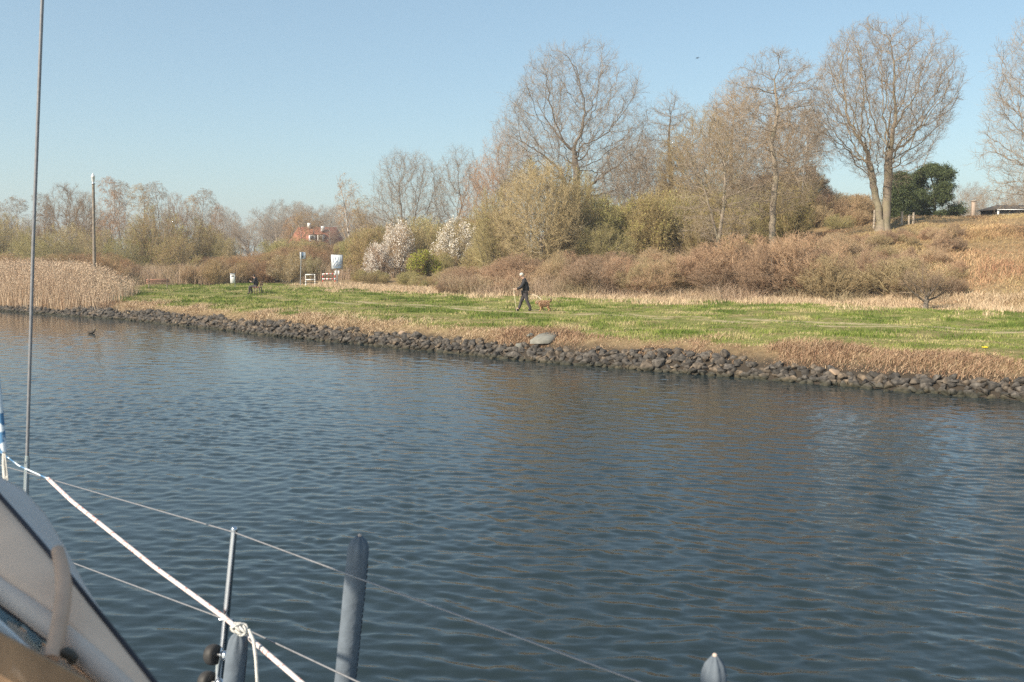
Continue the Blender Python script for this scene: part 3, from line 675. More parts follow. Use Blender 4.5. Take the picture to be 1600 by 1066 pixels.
for (px, top, Y, wpx, kind, seed, fork, mc, mb, lab) in TREES:
    p, H, Wd = size_of(px, top, Y, wpx)
    if px == 1378: p = hit(1376, 361); H = at(px, top, p[1])[2] - p[2]
    if kind == 'birch': T, Cg, Lg = tree_meshes(seed, H, Wd, kind, fork=fork, dens=1.1)
    elif px == 1378:
        tr = [[(0, 0, 0), (-.012 * H, 0, .1 * H), (-.042 * H, 0, .22 * H), (-.055 * H, .02 * H, .32 * H)], [(.022 * H, 0, 0), (.025 * H, 0, .08 * H), (.028 * H, 0, .22 * H), (.02 * H, -.02 * H, .34 * H)]]
        T, Cg, Lg = oak_meshes(seed, H, Wd, 'obovate', tr, .30, 5200, 3, .05, kill=.03)
    elif px == 898:
        tr = [[(-.05 * H, 0, 0), (-.04 * H, 0, .3 * H), (-.06 * H, 0, .42 * H)], [(0, 0, 0), (.01 * H, 0, .3 * H), (0, .02 * H, .5 * H)], [(.05 * H, 0, 0), (.05 * H, 0, .28 * H), (.07 * H, -.02 * H, .36 * H)]]
        T, Cg, Lg = oak_meshes(seed, H, Wd, 'dome', tr, .34, 5200, 4, .045, kill=.03)
    elif kind == 'spire':
        w_ = [0] + list(np.random.RandomState(seed).normal(0, .012 * H, 5)); tr = [[(w_[i_], w_[-i_], H * u) for i_, u in enumerate((0, .2, .38, .55, .7, .84))]]
        T, Cg, Lg = oak_meshes(seed, H, Wd, 'tall', tr, H * .017, 2600, 3, .05, kill=.036)
    elif fork == 2:
        tr = [[(0, 0, 0), (0, 0, .14 * H)], [(0, 0, .13 * H), (-.05 * H, 0, .32 * H), (-.1 * H, 0, .48 * H)], [(0, 0, .13 * H), (.03 * H, 0, .35 * H), (.035 * H, 0, .55 * H)]]
        T, Cg, Lg = oak_meshes(seed, H, Wd, 'low', tr, H * .012, 1900, 2, .055, kill=.038)
    else:
        h_ = .34 if kind == 'broad' else .26; rr_ = np.random.RandomState(seed); tr = [[(0, 0, 0), (rr_.normal(0, .01) * H, 0, .14 * H), (rr_.normal(0, .02) * H, 0, h_ * H)]]
        T, Cg, Lg = oak_meshes(seed, H, Wd, 'dome' if kind == 'vase' else 'low', tr, H * .016, 3400 if kind == 'vase' else 2200, 3, .055, kill=.036)
    tag(plant('birch_tree' if kind == 'birch' else 'bare_tree', T, Cg, Lg, mb, mc, None, p, seed * 1.3 if fork == 1 else 0), lab, 'tree')

# --- prototypes that are copied for the tree belts
def make_proto(name, kind, seed, H, Wd, mt, mc, leaf=None, ml=None):
    if kind == 'broad': T, Cg, Lg = oak_meshes(seed, H, Wd, 'low', [[(0, 0, 0), (.2, 0, .3 * H)]], .2, 1500, 4, .06, kill=.04)
    else: T, Cg, Lg = tree_meshes(seed, H, Wd, kind, leaf)
    e = plant(name, T, Cg, Lg, mt, mc, ml, (0, 0, -500)); e['H'] = H; e['W'] = Wd; return e
PR = {
 'birch': [make_proto('birch_tree', 'birch', 200 + i, 12, 5.0, BARKW, [TWR, TW][i], ) for i in range(2)],
 'bare': [make_proto('bare_tree', 'broad', 210 + i, 12, 8.5, BARK, [TWR, TW][i]) for i in range(2)],
 'green': [make_proto('shrub', 'shrub', 220 + i, 6, 6.5, BARKD, TWT, (5600, .036, .7), [LFO, LFG][i]) for i in range(2)],
 'brown': [make_proto('shrub', 'shrub', 230 + i, 3.5, 4.5, TWB, [TWR, TWB][i]) for i in range(2)],
 'white': [make_proto('shrub', 'shrub', 240, 4.5, 4.5, BARKD, TWB, (9500, .05, .9), LFW)],
 'palewhite': [make_proto('shrub', 'shrub', 241, 3.5, 5, BARK, TWT, (5000, .045, .9), LFT)],
 'bright': [make_proto('shrub', 'shrub', 242, 3, 3.6, BARKD, TWT, (9000, .05, .9), LFB)],
}
used = set()
rngp = np.random.RandomState(77)
def put(kind, px, top, Y, wpx, label, group=None, cat=None, v=None):
    ps = PR[kind]; pr = ps[rngp.randint(len(ps)) if v is None else v]
    p, H, Wd = size_of(px, top, Y, wpx)
    if pr.name in used: o = copy_tree(pr)
    else: o = pr; used.add(pr.name)
    o.location = tuple(p); k = Wd / pr['W']; o.scale = (k, k, H / pr['H']); o.rotation_euler = (0, 0, rngp.rand() * 6.28)
    tag(o, label, cat or ('tree' if kind in ('birch', 'bare') else 'bush'), group)
    if 'leaning right' in label: o.rotation_euler = (0, R(22), 0)
    return o
# left belt
GB = 'bare birches and trees of the left belt'
LEFT = [('birch', 28, 305, 135, 60), ('bare', 108, 287, 140, 95), ('birch', 170, 274, 138, 62), ('birch', 192, 280, 142, 52), ('birch', 218, 285, 136, 62), ('birch', 245, 282, 145, 60), ('bare', 278, 302, 150, 52),
                             ('birch', 322, 293, 148, 56), ('birch', 300, 303, 150, 40), ('bare', 140, 300, 150, 70), ('birch', 66, 300, 150, 50), ('bare', -20, 310, 135, 80), ('birch', 345, 318, 155, 36)]
for (k_, px, top, Y, w_) in LEFT:
    order = sorted(q[1] for q in LEFT if q[0] == k_); nth = ['first', 'second', 'third', 'fourth', 'fifth', 'sixth', 'seventh', 'eighth', 'ninth'][order.index(px)]
    put(k_, px, top, Y, w_, '%s from the left among the %s in the belt behind the reeds' % (nth, 'pale stemmed bare birches' if k_ == 'birch' else 'spreading bare trees'), 'bare %s of the left tree belt' % ('birches' if k_ == 'birch' else 'spreading trees'))
for px, top, lb in ((461, 336, 'thin birch in front of the left end of the red roof'), (487, 330, 'thin birch in front of the middle of the red roof'), (513, 334, 'thin birch in front of the right end of the red roof')): put('birch', px, top, 150, 46, lb)
LBUSH = [(10, 330, 122, 110), (60, 350, 118, 90), (105, 345, 122, 100), (150, 352, 120, 90), (215, 345, 118, 95), (248, 318, 116, 110), (300, 338, 120, 110), (330, 350, 125, 70), (195, 368, 112, 80), (275, 365, 110, 90), (40, 368, 112, 90), (-30, 340, 118, 90), (125, 372, 110, 90), (352, 362, 118, 60)]
for (px, top, Y, w_) in LBUSH:
    nth = ['first', 'second', 'third', 'fourth', 'fifth', 'sixth', 'seventh', 'eighth', 'ninth', 'tenth', 'eleventh', 'twelfth', 'thirteenth', 'fourteenth'][sorted(q[0] for q in LBUSH).index(px)]
    put('green', px, top, Y, w_, '%s from the left of the olive budding bushes below the birches' % nth, 'olive bushes below the left birches')
# far wood
def scatter_plants(srcs, items, name, label, mats):
    """one mass of growth: a point cloud that carries instances of a few source plants"""
    col = bpy.data.collections.new(name + '_sources')
    for i, parts in enumerate(srcs):
        ms = [mesh_np('%s_source' % name, *p, None) for p in parts]
        if len(parts) > 1:
            v = np.concatenate([parts[0][0], parts[1][0]]); n0 = len(parts[0][0]); a4, b4 = parts[0][1], parts[1][1] + n0
            a3 = parts[0][2]; me = mesh_np('%s_source' % name, v, np.concatenate([a4, b4]), a3[:0], np.concatenate([parts[0][3], parts[1][3]]), mats[0])
            me.materials.append(mats[1]); me.polygons.foreach_set('material_index', np.concatenate([np.zeros(len(a4), np.int32), np.ones(len(b4), np.int32)]))
        else: me = ms[0]; me.materials.append(mats[0])
        o = bpy.data.objects.new('%s_source_%02d' % (name, i), me); col.objects.link(o)
    pts = np.array([q[1:4] for q in items], float); me = bpy.data.meshes.new(name); me.from_pydata(pts.tolist(), [], [])
    ob = bpy.data.objects.new(name, me); COL.objects.link(ob)
    for nm, ty, arr in (('idx', 'INT', np.array([q[0] for q in items], np.int32)), ('turn', 'FLOAT_VECTOR', np.array([[0, 0, q[6]] for q in items], np.float32).ravel()),
                        ('size', 'FLOAT_VECTOR', np.array([[q[4], q[4], q[5]] for q in items], np.float32).ravel())):
        at_ = me.attributes.new(nm, ty, 'POINT'); at_.data.foreach_set('value' if ty == 'INT' else 'vector', arr)
    ng = bpy.data.node_groups.new(name, 'GeometryNodeTree'); ng.interface.new_socket('Geometry', in_out='INPUT', socket_type='NodeSocketGeometry'); ng.interface.new_socket('Geometry', in_out='OUTPUT', socket_type='NodeSocketGeometry')
    N = ng.nodes; gi = N.new('NodeGroupInput'); go = N.new('NodeGroupOutput'); ip = N.new('GeometryNodeInstanceOnPoints'); ci = N.new('GeometryNodeCollectionInfo')
    ci.inputs['Collection'].default_value = col; ci.inputs['Separate Children'].default_value = True; ci.inputs['Reset Children'].default_value = True
    def attr(nm, ty): q = N.new('GeometryNodeInputNamedAttribute'); q.data_type = ty; q.inputs['Name'].default_value = nm; return q.outputs['Attribute']
    L = ng.links.new; L(gi.outputs[0], ip.inputs['Points']); L(ci.outputs[0], ip.inputs['Instance']); ip.inputs['Pick Instance'].default_value = True
    L(attr('idx', 'INT'), ip.inputs['Instance Index']); L(attr('turn', 'FLOAT_VECTOR'), ip.inputs['Rotation']); L(attr('size', 'FLOAT_VECTOR'), ip.inputs['Scale'])
    L(ip.outputs[0], go.inputs[0]); md = ob.modifiers.new('growth', 'NODES'); md.node_group = ng
    tag(ob, label, 'wood' if 'wood' in name else 'thicket', kind='stuff'); return ob
def src(kind, seed, H, Wd, leaf=None, cut=1.0):
    T, Cg, Lg = tree_meshes(seed, H, Wd, kind, leaf)
    G = Geo(); 
    for q in (T, Cg):
        v, f4, f3, t = q.arrays(); G.add(v, f4, t)
    out = [G.arrays()]
    if Lg: out.append(Lg.arrays())
    return out
rng = np.random.RandomState(8)
s_far = [src('broad', 300, 16, 11), src('vase', 301, 16, 11), src('birch', 302, 15, 6)]
items = []
for i in range(34):
    px = rng.uniform(340, 600); Y = rng.uniform(215, 300); p = spot(px, Y); top = np.interp(px, [340, 390, 430, 480, 500, 520, 600], [322, 318, 311, 316, 326, 314, 318]) + rng.uniform(-2, 10)
    H = at(px, top, Y)[2] - p[2]; k = H / 16
    items.append((rng.randint(3), p[0], p[1], p[2], k * 1.05, k, rng.rand() * 6.28))
for i in range(22):
    px = rng.uniform(1480, 1680); Y = rng.uniform(130, 190); p = spot(px, Y); top = np.interp(px, [1480, 1510, 1545, 1570, 1600], [285, 280, 284, 290, 272]) + rng.uniform(0, 12)
    H = at(px, top, Y)[2] - p[2]; k = H / 16
    items.append((rng.randint(3), p[0], p[1], p[2], k * .8, k, rng.rand() * 6.28))
for i in range(14):
    px = rng.uniform(-100, 345); Y = rng.uniform(190, 260); p = spot(px, Y); H = at(px, rng.uniform(322, 335), Y)[2] - p[2]; k = H / 16
    items.append((rng.randint(3), p[0], p[1], p[2], k, k, rng.rand() * 6.28))
for i in range(12):
    px = rng.uniform(1270, 1480); Y = rng.uniform(120, 170); p = spot(px, Y); H = at(px, rng.uniform(290, 312), Y)[2] - p[2]; k = H / 16
    items.append((rng.randint(3), p[0], p[1], p[2], k * .8, k, rng.rand() * 6.28))
scatter_plants(s_far, items, 'distant_wood', 'far off leafless wood seen as one brown mass', [TW])
# thickets
s_br = [src('shrub', 310, 3, 4), src('shrub', 311, 3, 4.5)]
s_gr = [src('shrub', 312, 4, 4.5, (4200, .036, .7)), src('shrub', 313, 4, 5, (4200, .036, .7))]
items = []
for i in range(120):     # reddish brambles left and behind the bench
    px = rng.uniform(150, 470); Y = rng.uniform(92, 125); p = spot(px, Y); top = np.interp(px, [150, 250, 330, 400, 470], [405, 408, 392, 388, 380]) + rng.uniform(0, 18) + (125 - Y) * .3
    H = max(at(px, top, Y)[2] - p[2], .8); items.append((rng.randint(2), *p, H / 3 * rng.uniform(.9, 1.2), H / 3, rng.rand() * 6.28))
for i in range(26):
    px = rng.uniform(-20, 190); Y = rng.uniform(90, 110); p = spot(px, Y); H = max(at(px, rng.uniform(392, 410), Y)[2] - p[2], .8); items.append((rng.randint(2), *p, H / 3 * 1.3, H / 3, rng.rand() * 6.28))
for i in range(60):      # behind the signs
    px = rng.uniform(440, 620); Y = rng.uniform(112, 135); p = spot(px, Y); H = max(at(px, rng.uniform(378, 400), Y)[2] - p[2], .8); items.append((rng.randint(2), *p, H / 3 * 1.1, H / 3, rng.rand() * 6.28))
scatter_plants(s_br, items, 'bramble_thicket', 'reddish brown bramble thicket behind the benches on the left', [TWR])
items = []
SCX = [690, 760, 850, 1000, 1150, 1230, 1330, 1400, 1460, 1500]; SCY = [418, 412, 398, 392, 378, 366, 374, 380, 398, 420]
for i in range(270):     # grey brown scrub band along the foot of the slope
    px = rng.uniform(690, 1500); Y0 = hit(px, np.interp(px, [690, 820, 1050, 1300, 1450, 1500], [459, 461, 466, 473, 470, 470]))[1] + 1.0; Y = Y0 + rng.uniform(0, 12); p = spot(px, Y)
    H = rng.uniform(1.3, 3.2); H = max(.8, min(H, at(px, np.interp(px, SCX, SCY) + rng.uniform(0, 30), Y)[2] - p[2])); items.append((rng.randint(2), *p, H / 3 * rng.uniform(.7, 1.9), H / 3 * rng.uniform(.8, 1.3), rng.rand() * 6.28))
for i in range(34):      # taller scrub in front of the right slope
    px = rng.uniform(1150, 1470); Y = rng.uniform(60, 66); p = spot(px, Y); H = max(.6, at(px, np.interp(px, SCX, SCY) + rng.uniform(0, 26), Y)[2] - p[2]); items.append((rng.randint(2), *p, H / 3 * 1.0, H / 3, rng.rand() * 6.28))
for i in range(70):      # brush covering the mound
    px = rng.uniform(1120, 1360); Y = rng.uniform(86, 108); p = spot(px, Y); H = rng.uniform(1.4, 2.4); items.append((rng.randint(2), *p, H / 3 * 1.3, H / 3, rng.rand() * 6.28))
scatter_plants(s_br, items, 'scrub_thicket', 'grey brown leafless scrub along the foot of the slope', [TWB])
items = []
for i in range(46):
    px = rng.uniform(640, 1240); Y = np.interp(px, [640, 850, 1240], [96, 80, 72]) + rng.uniform(0, 9); p = spot(px, Y)
    H = rng.uniform(1.6, 3.4); items.append((rng.randint(2), *p, H / 4 * rng.uniform(.9, 1.3), H / 4, rng.rand() * 6.28))
for i in range(26):
    px = rng.uniform(556, 700); Y = hit(px, np.interp(px, [556, 620, 700], [441, 449, 456]))[1] + rng.uniform(.5, 8); p = spot(px, Y); px = px if px < 622 else px * .2 + 560; H = rng.uniform(.8, 1.3); items.append((rng.randint(2), *p, H / 4 * 1.3, H / 4, rng.rand() * 6.28))
for i in range(26):
    px = rng.uniform(430, 620); Y = rng.uniform(128, 150); p = spot(px, Y); H = at(px, rng.uniform(362, 388), Y)[2] - p[2]; items.append((rng.randint(2), *p, H / 4 * 1.2, H / 4, rng.rand() * 6.28))
for i in range(30):
    px = rng.uniform(540, 780); Y = rng.uniform(104, 116); p = spot(px, Y); H = at(px, np.interp(px, [540, 600, 780], [370, 335, 315]) + rng.uniform(0, 40), Y)[2] - p[2]; items.append((rng.randint(2), *p, H / 4 * .9, H / 4, rng.rand() * 6.28))
for i in range(60):
    px = rng.uniform(930, 1230); Y = rng.uniform(76, 90); p = spot(px, Y); H = at(px, rng.uniform(270, 360), Y)[2] - p[2]; items.append((rng.randint(2), *p, H / 4 * .8, H / 4, rng.rand() * 6.28))
scatter_plants(s_gr, items, 'budding_thicket', 'olive budding undergrowth between the trees of the wooded bank', [TWT, LFO])
# bushes one can tell apart
BUSH = [('green', 850, 240, 79, 215, 'largest olive green bush with yellowish buds below the domed bare tree', 1),
        ('green', 905, 262, 81, 110, 'upright olive bush on the right flank of the largest green bush', 0),
        ('green', 775, 285, 82, 100, 'olive bush on the left flank of the largest green bush', 1),
        ('green', 945, 345, 74, 100, 'low olive bush in front of the largest green bush on the right', 0),
        ('green', 1085, 280, 84, 130, 'tall olive bush behind the slim forked bare tree', 0),
        ('green', 1312, 333, 84, 60, 'low green bush left of the twin trunked tree', 0),
        ('green', 615, 335, 104, 95, 'green bush rising behind the white blossom on the left', 0),
        ('white', 622, 334, 98, 62, 'tallest white blossoming bush on the left of the pair', 0),
        ('white', 690, 325, 98, 76, 'white blossoming bush leaning right, beside the green one', 0),
        ('white', 590, 372, 94, 50, 'small low white blossoming bush nearest the sign board', 0),
        ('palewhite', 448, 392, 92, 70, 'pale tan flowering bush behind the person on the bench', 0),
        ('palewhite', 490, 398, 102, 40, 'thin pale flowering bush between the blue sign and the barrier', 0),
        ('palewhite', 545, 372, 120, 60, 'pale flowering bush half hidden behind the sign board', 0),
        ('palewhite', 357, 368, 116, 30, 'small pale flowering bush far behind the litter bin', 0),
        ('palewhite', 915, 345, 76, 110, 'faded white twigged bush in the middle of the scrub', 0),
        ('bright', 663, 388, 86, 62, 'bright yellow green bush at the edge of the lawn', 0),
        ('green', 1160, 372, 66, 80, 'yellow green low bush at the foot of the slim forked tree', 1),
        ('green', 1255, 395, 62, 90, 'olive scrub bush on the slope below the twin trunked tree', 0),
        ]
for (k_, px, top, Y, w_, lab, vv) in BUSH: put(k_, px, top, Y, w_, lab, v=vv)
for k_ in list(PR):      # sources that were never placed are removed
    for pr in PR[k_]:
        if pr.name not in used:
            for ch in [q for q in bpy.data.objects if q.parent == pr]: bpy.data.objects.remove(ch)
            bpy.data.objects.remove(pr)
# sapling on the lawn edge
p = hit(1446, 483); T, Cg, Lg = tree_meshes(401, 2.6, 3.9, 'vase', fork=1)
def sapling():
    rng = np.random.RandomState(6); H = 2.3
    env = (np.array([0, 0, 1.25]), np.array([1.55, 1.5, 1.15]))
    P, Rr = path_of(rng, np.array([[0, 0, -.1]]), np.array([[.05, 0, 1.]]), np.array([.75]), np.array([.14]), np.array([.1]), 4, .04, .1)
    lv = [(9, .55, 1., 52, 10, 2.6, .5, 6, .10, .5, .02), (8, .15, 1., 42, 10, .6, .55, 4, .15, .3, .009), (7, .2, 1., 42, 12, .5, .6, 3, .18, .2, .006), (4, .2, 1., 40, 12, .6, .7, 2, .2, .1, .0045)]
    br = grow(rng, P, Rr, np.array([.75]), lv, env); T, Cg = Geo(), Geo()
    for i, (a, b) in enumerate(br): (T if i < 2 else Cg).tubes(a, b, 8 if i == 0 else (5 if i == 1 else 3), t=np.clip(rng.normal(.4, .25, len(a)), 0, 1))
    return T, Cg
T, Cg = sapling()
tag(plant('small_tree', T, Cg, None, BARKD, TWB, None, p), 'small low round tree with short thick trunk on the lawn edge', 'tree')
# thin white saplings on the slope
for px, py, h_, lb in [(1215, 440, 2.4, 'white stemmed birch sapling leaning left in the scrub on the slope'), (1236, 438, 2.3, 'second thin birch sapling, just right of the leaning one')]:
    rng = np.random.RandomState(px); p = spot(px, 57); P, Rr = path_of(rng, np.zeros((1, 3)), np.array([[-.12, 0, 1.]]), np.array([h_]), np.array([.025]), np.array([.01]), 6, .04, .1)
    br = grow(rng, P, Rr, np.array([h_]), [(12, .3, 1, 35, 8, .4, .5, 3, .1, .2, .006), (4, .3, 1, 35, 8, .5, .6, 2, .1, .1, .004)], (np.array([0, 0, h_ * .6]), np.array([.7, .7, h_ * .6])))
    T, Cg = Geo(), Geo(); T.tubes(*br[0], 6); [Cg.tubes(a, b, 3, t=np.full(len(a), .5)) for a, b in br[1:]]
    tag(plant('birch_sapling', T, Cg, None, BARKW, TWR, None, p), lb, 'tree')

# pines
def pine(px, top, Y, wpx, seed, lab):
    p, H, Wd = size_of(px, top, Y, wpx); rng = np.random.RandomState(seed)
    env = (np.array([0, 0, H * .40]), np.array([Wd / 2, Wd / 2, H * .60]))
    P, Rr = path_of(rng, np.zeros((1, 3)), np.array([[.03, 0, 1.]]), np.array([H * .95]), np.array([H * .03]), np.array([.03]), 8, .06, .1)
    br = grow(rng, P, Rr, np.array([H * .95]), [(30, .05, .99, 76, 8, .7, .35, 5, .10, .25, .02), (8, .3, 1., 45, 10, .4, .5, 3, .12, .2, .01), (4, .3, 1., 40, 10, .5, .6, 2, .15, .3, .008)], env)
    T, Cg, L = Geo(), Geo(), Geo(); T.tubes(*br[0], 9); T.tubes(*br[1], 5); T.tubes(*br[2], 4); T.tubes(*br[3], 3)
    pts = np.concatenate([br[2][0][:, 2:].reshape(-1, 3), br[3][0][:, 1:].reshape(-1, 3)]); n = 60000; idx = rng.randint(0, len(pts), n)
    q = pts[idx] + rng.normal(0, 1, (n, 3)) * np.array([.22, .22, .13]) + np.array([0, 0, .05]); L.leaves(q, .085, rng, np.clip(rng.normal(.5, .3, n), 0, 1), .28)
    e = empty('pine_tree', p); T.build('trunk', BARKD, e, True); L.build('crown', PN, e); tag(e, lab, 'tree')
PN = veg('pine_needles', [(.04, .055, .025), (.075, .095, .04), (.12, .14, .055)], .6)
pine(1458, 256, 88, 96, 5, 'dark green pine with spreading crown right of the twin trunked tree')
pine(1404, 268, 84, 46, 6, 'narrower dark pine directly behind the twin trunked tree')

# ------------------------------------------------------------------ things on the bank
MW = plain('white_paint', (.74, .74, .72), .5, var=.06); MG = plain('galvanised_steel', (.42, .44, .46), .4, .6, var=.12, scale=20)
MWOOD = plain('weathered_wood', (.24, .20, .16), .85, var=.3, scale=6); MRB = plain('reddish_wood', (.36, .19, .13), .7, var=.2, scale=10)
MRED = plain('red_paint', (.60, .05, .04), .5, var=.1); MDK = plain('dark_plastic', (.02, .022, .025), .5, var=.2)
# lamp post
p = spot(147, 74); zt = at(145, 288, 74)[2]; e = empty('lamp_post', p)
g = Geo(); g.tube([[0, 0, -.3], [0, 0, 2], [.07, 0, 5], [.13, 0, zt - p[2]]], [.13, .12, .105, .095], 12); g.build('pole', MWOOD, e, True)
g = Geo(); h0 = zt - p[2]; g.lathe([(0.001, h0), (.13, h0), (.13, h0 + .06), (.07, h0 + .09), (.07, h0 + .18)], (.13, 0, 0), 14); g.build('collar', MG, e, True)
g = Geo(); g.lathe([(.07, h0 + .18), (.11, h0 + .24), (.12, h0 + .5), (.15, h0 + .53), (.13, h0 + .60), (.06, h0 + .72), (.02, h0 + .8), (0.001, h0 + .82)], (.13, 0, 0), 14); g.build('lantern', MW, e, True)
tag(e, 'tall weathered wooden pole with a small white lantern on top, behind the reeds', 'lamp post')
# litter bin
p = hit(364, 449); e = empty('litter_bin', p, R(14)); H = .3
g = Geo(); g.tube([[.17, .05, -.1], [.17, .05, .75]], .035, 8); g.build('post', MG, e, True)
g = Geo(); g.box((0, 0, .72), (.40, .30, .78), bev=.04); g.build('body', MW, e)
g = Geo(); g.box((0, 0, 1.14), (.43, .33, .07), bev=.02); g.build('lid', MG, e)
g = Geo(); g.box((-.01, -.152, .96), (.22, .012, .10)); g.build('opening', MDK, e)
tag(e, 'light grey litter bin with a dark slot on a short post', 'bin')
# benches
def bench(p, rz, lab, L=1.5):
    e = empty('bench', p, rz)       # faces -X, length along Y
    for i in range(3):
        g = Geo(); g.box((-.2 + .15 * i, 0, .45), (.12, L, .04), bev=.008); g.build('seat_board', MRB, e)
    for i in range(2):
        g = Geo(); g.box((.24 + .04 * i, 0, .62 + .15 * i), (.035, L, .12), bev=.008); g.build('back_board', MRB, e)
    for s_ in (-1, 1):
        g = Geo(); y = s_ * (L / 2 - .2)
        g.box((-.18, y, .2), (.06, .07, .46)); g.box((.18, y, .2), (.06, .07, .46)); g.box((0, y, .41), (.44, .07, .04)); g.tube([[.2, y, .4], [.3, y, .86]], .028, 6); g.build('leg', MWOOD, e)
    tag(e, lab, 'bench'); return e
pb = hit(403, 458.5); bench(pb, R(6), 'low reddish wooden bench with a person in dark clothes sitting on it')
pb2 = hit(247, 452); b2 = bench(pb2, R(-70), 'empty reddish wooden bench at the left end of the lawn beside the reeds', 1.8)
# signs and barriers
def barrier(px, py, w, lab, red=True):
    p = hit(px, py); e = empty('barrier', p, R(4)); h = .98
    for s_ in (-1, 1):
        po = None
        for k in range(5):
            g = Geo(); z0 = -.15 if k == 0 else h * k / 5; g.box((s_ * w / 2, 0, (z0 + h * (k + 1) / 5) / 2), (.07, .07, h * (k + 1) / 5 - z0))
            if k == 0: po = g
            m_ = MRED if (k % 2 and red) else MW
            if k == 0: post = g.build('post', m_, e)
            else: g.build('band', m_, post)
    for z in (.5, h - .04):
        g = Geo(); g.box((0, 0, z), (w - .07, .05, .09)); rail = g.build('rail', MW, e)
        if red:
            for k in (-1, 0, 1):
                g = Geo(); g.box((k * w * .3, 0, z), (w * .1, .056, .096)); g.build('band', MRED, rail)
    tag(e, lab, 'barrier')
barrier(514, 445, 1.05, 'red and white striped barrier beside the large sign board')
barrier(485, 446, .80, 'plain white barrier without red bands just right of the slim blue sign', False)
p = hit(527, 444.5); e = empty('sign_board', p, R(3)); zt = at(527, 398, p[1])[2] - p[2]; k = p[1] / F
g = Geo(); g.tube([[0, 0, -.2], [0, 0, zt - 22.5 * k]], .045, 10); g.tube([[0, .05, zt - 24 * k], [0, .05, zt - .1]], .045, 8); g.build('pole', MG, e, True)
bw, bh = 18.2 * k, 23 * k; zc = zt - bh / 2
g = Geo(); g.box((0, 0, zc), (bw, .05, bh)); g.build('frame', MG, e)
BW = plain('board_white', (.66, .69, .72), .4, var=.05); BB = plain('board_blue', (.16, .24, .36), .5, var=.2)
g = Geo(); g.box((0, -.028, zc), (bw * .9, .008, bh * .92)); bo = g.build('panel', BW, e)
g = Geo(); rr = np.random.RandomState(2)
for pts in ([(-.32, .36), (-.30, .1), (-.36, -.1)], [(-.12, .38), (-.14, .16), (-.02, .0), (.10, .18), (.08, .38)], [(.26, .36), (.30, .1), (.20, -.05)], [(-.38, -.25), (-.15, -.32), (0, -.12), (.16, -.32), (.36, -.28)],
            [(-.05, .02), (-.2, -.12), (-.3, -.3)], [(.05, .02), (.22, -.14), (.36, -.1)], [(-.22, .22), (-.05, .22)], [(.0, -.02), (.0, -.2)], [(-.3, -.38), (.3, -.38)]):
    for a, b in zip(pts[:-1], pts[1:]):
        g.tube([[a[0] * bw, -.034, zc + a[1] * bh], [b[0] * bw, -.034, zc + b[1] * bh]], .024, 5)
g.build('markings', BB, bo)
for sx in (-1, 1):
    g = Geo(); g.box((sx * 2.4 * k, -.03, zt - 28 * k), (2.4 * k, .02, 6 * k), bev=.005); g.build('notice', MW, e)
tag(e, 'large white notice board with blue markings on a steel pole', 'sign')
p = hit(469, 447); e = empty('sign_post', p, R(0)); zt = at(472, 393.5, p[1])[2] - p[2]; k = p[1] / F
g = Geo(); g.tube([[0, 0, -.2], [2.8 * k, 0, zt]], .035, 10); g.build('pole', MG, e, True)
g = Geo(); g.box((4.6 * k, .06, zt - 6 * k), (9 * k, .03, 10.5 * k), bev=.01); bo = g.build('panel', plain('sign_grey_blue', (.32, .36, .40), .5), e)
g = Geo(); g.box((4.4 * k, .04, zt - 5 * k), (2.6 * k, .012, 8 * k)); g.build('stripe', BB, bo)
tag(e, 'slim sign post with small blue and grey panel near the bench', 'sign')
# grey slender fence behind the board
p = spot(545, 104); e = empty('wire_fence', (p[0], p[1], p[2])); k = 104 / F
for i in range(4):
    g = Geo(); g.box((-.7 + i * 10 * k, 0, .55), (.07, .07, 1.4)); g.build('post', MWOOD, e)
g = Geo()
for z in (.35, .75, 1.1): g.tube([[-.7, -.045, z], [-.7 + 30 * k, -.045, z]], .008, 4)
g.build('wire', MG, e); tag(e, 'low post and wire fence right of the sign board', 'fence')
# posts round the tree on the hill
for px, py, h_, lb in [(1364, 349, 1.1, 'pale wooden post left of the twin trunk'), (1407, 345, .75, 'short pale post in front of the narrower pine'), (1425, 346, .75, 'pale post below the spreading pine'), (1418, 344, .45, 'shortest stump between the two posts under the pine')]:
    p = spot(px, 72); zt = at(px, py - 19 * h_, 72)[2]; g = Geo(); g.tube([[0, 0, -.3], [0.02, 0, zt - p[2]]], [.09, .08], 8); o = g.build('wooden_post', plain('pale_post', (.50, .42, .33), .9), None, True)
    o.location = p; tag(o, lb, 'post')
# red roofed house
MROOF = plain('red_tiles', (.33, .135, .09), .85, var=.2, scale=3); MWALL = plain('brick_wall', (.42, .26, .18), .9, var=.1)
Y = 168; p = spot(491, Y); e = empty('house', p); zr = at(490, 354, Y)[2] - p[2]; ze = at(490, 379, Y)[2] - p[2]; hw = 38 / F * Y
g = Geo(); g.box((0, 3, ze / 2 - .3), (2 * hw - .6, 7, ze + .6)); wl = g.build('wall', MWALL, e)
for i in range(4):
    g = Geo(); g.box((-hw * .65 + i * hw * .43, -.52, ze * .55), (.9, .06, 1.3)); wf = g.build('window', MW, e)
    g = Geo(); g.box((-hw * .65 + i * hw * .43, -.56, ze * .55), (.7, .04, 1.1)); g.build('pane', MDK, wf)
g = Geo(); a = hw; v = [(-a, -1, ze - .1), (a, -1, ze - .1), (a, 7, ze - .1), (-a, 7, ze - .1), (-a * .80, 3, zr), (a * .80, 3, zr)]
g.add(v, [[0, 1, 5, 4], [2, 3, 4, 5]]); g.f3.append(np.array([[1, 2, 5], [3, 0, 4]])); g.f4.append(np.array([[3, 2, 1, 0]])); rf = g.build('roof', MROOF, e)
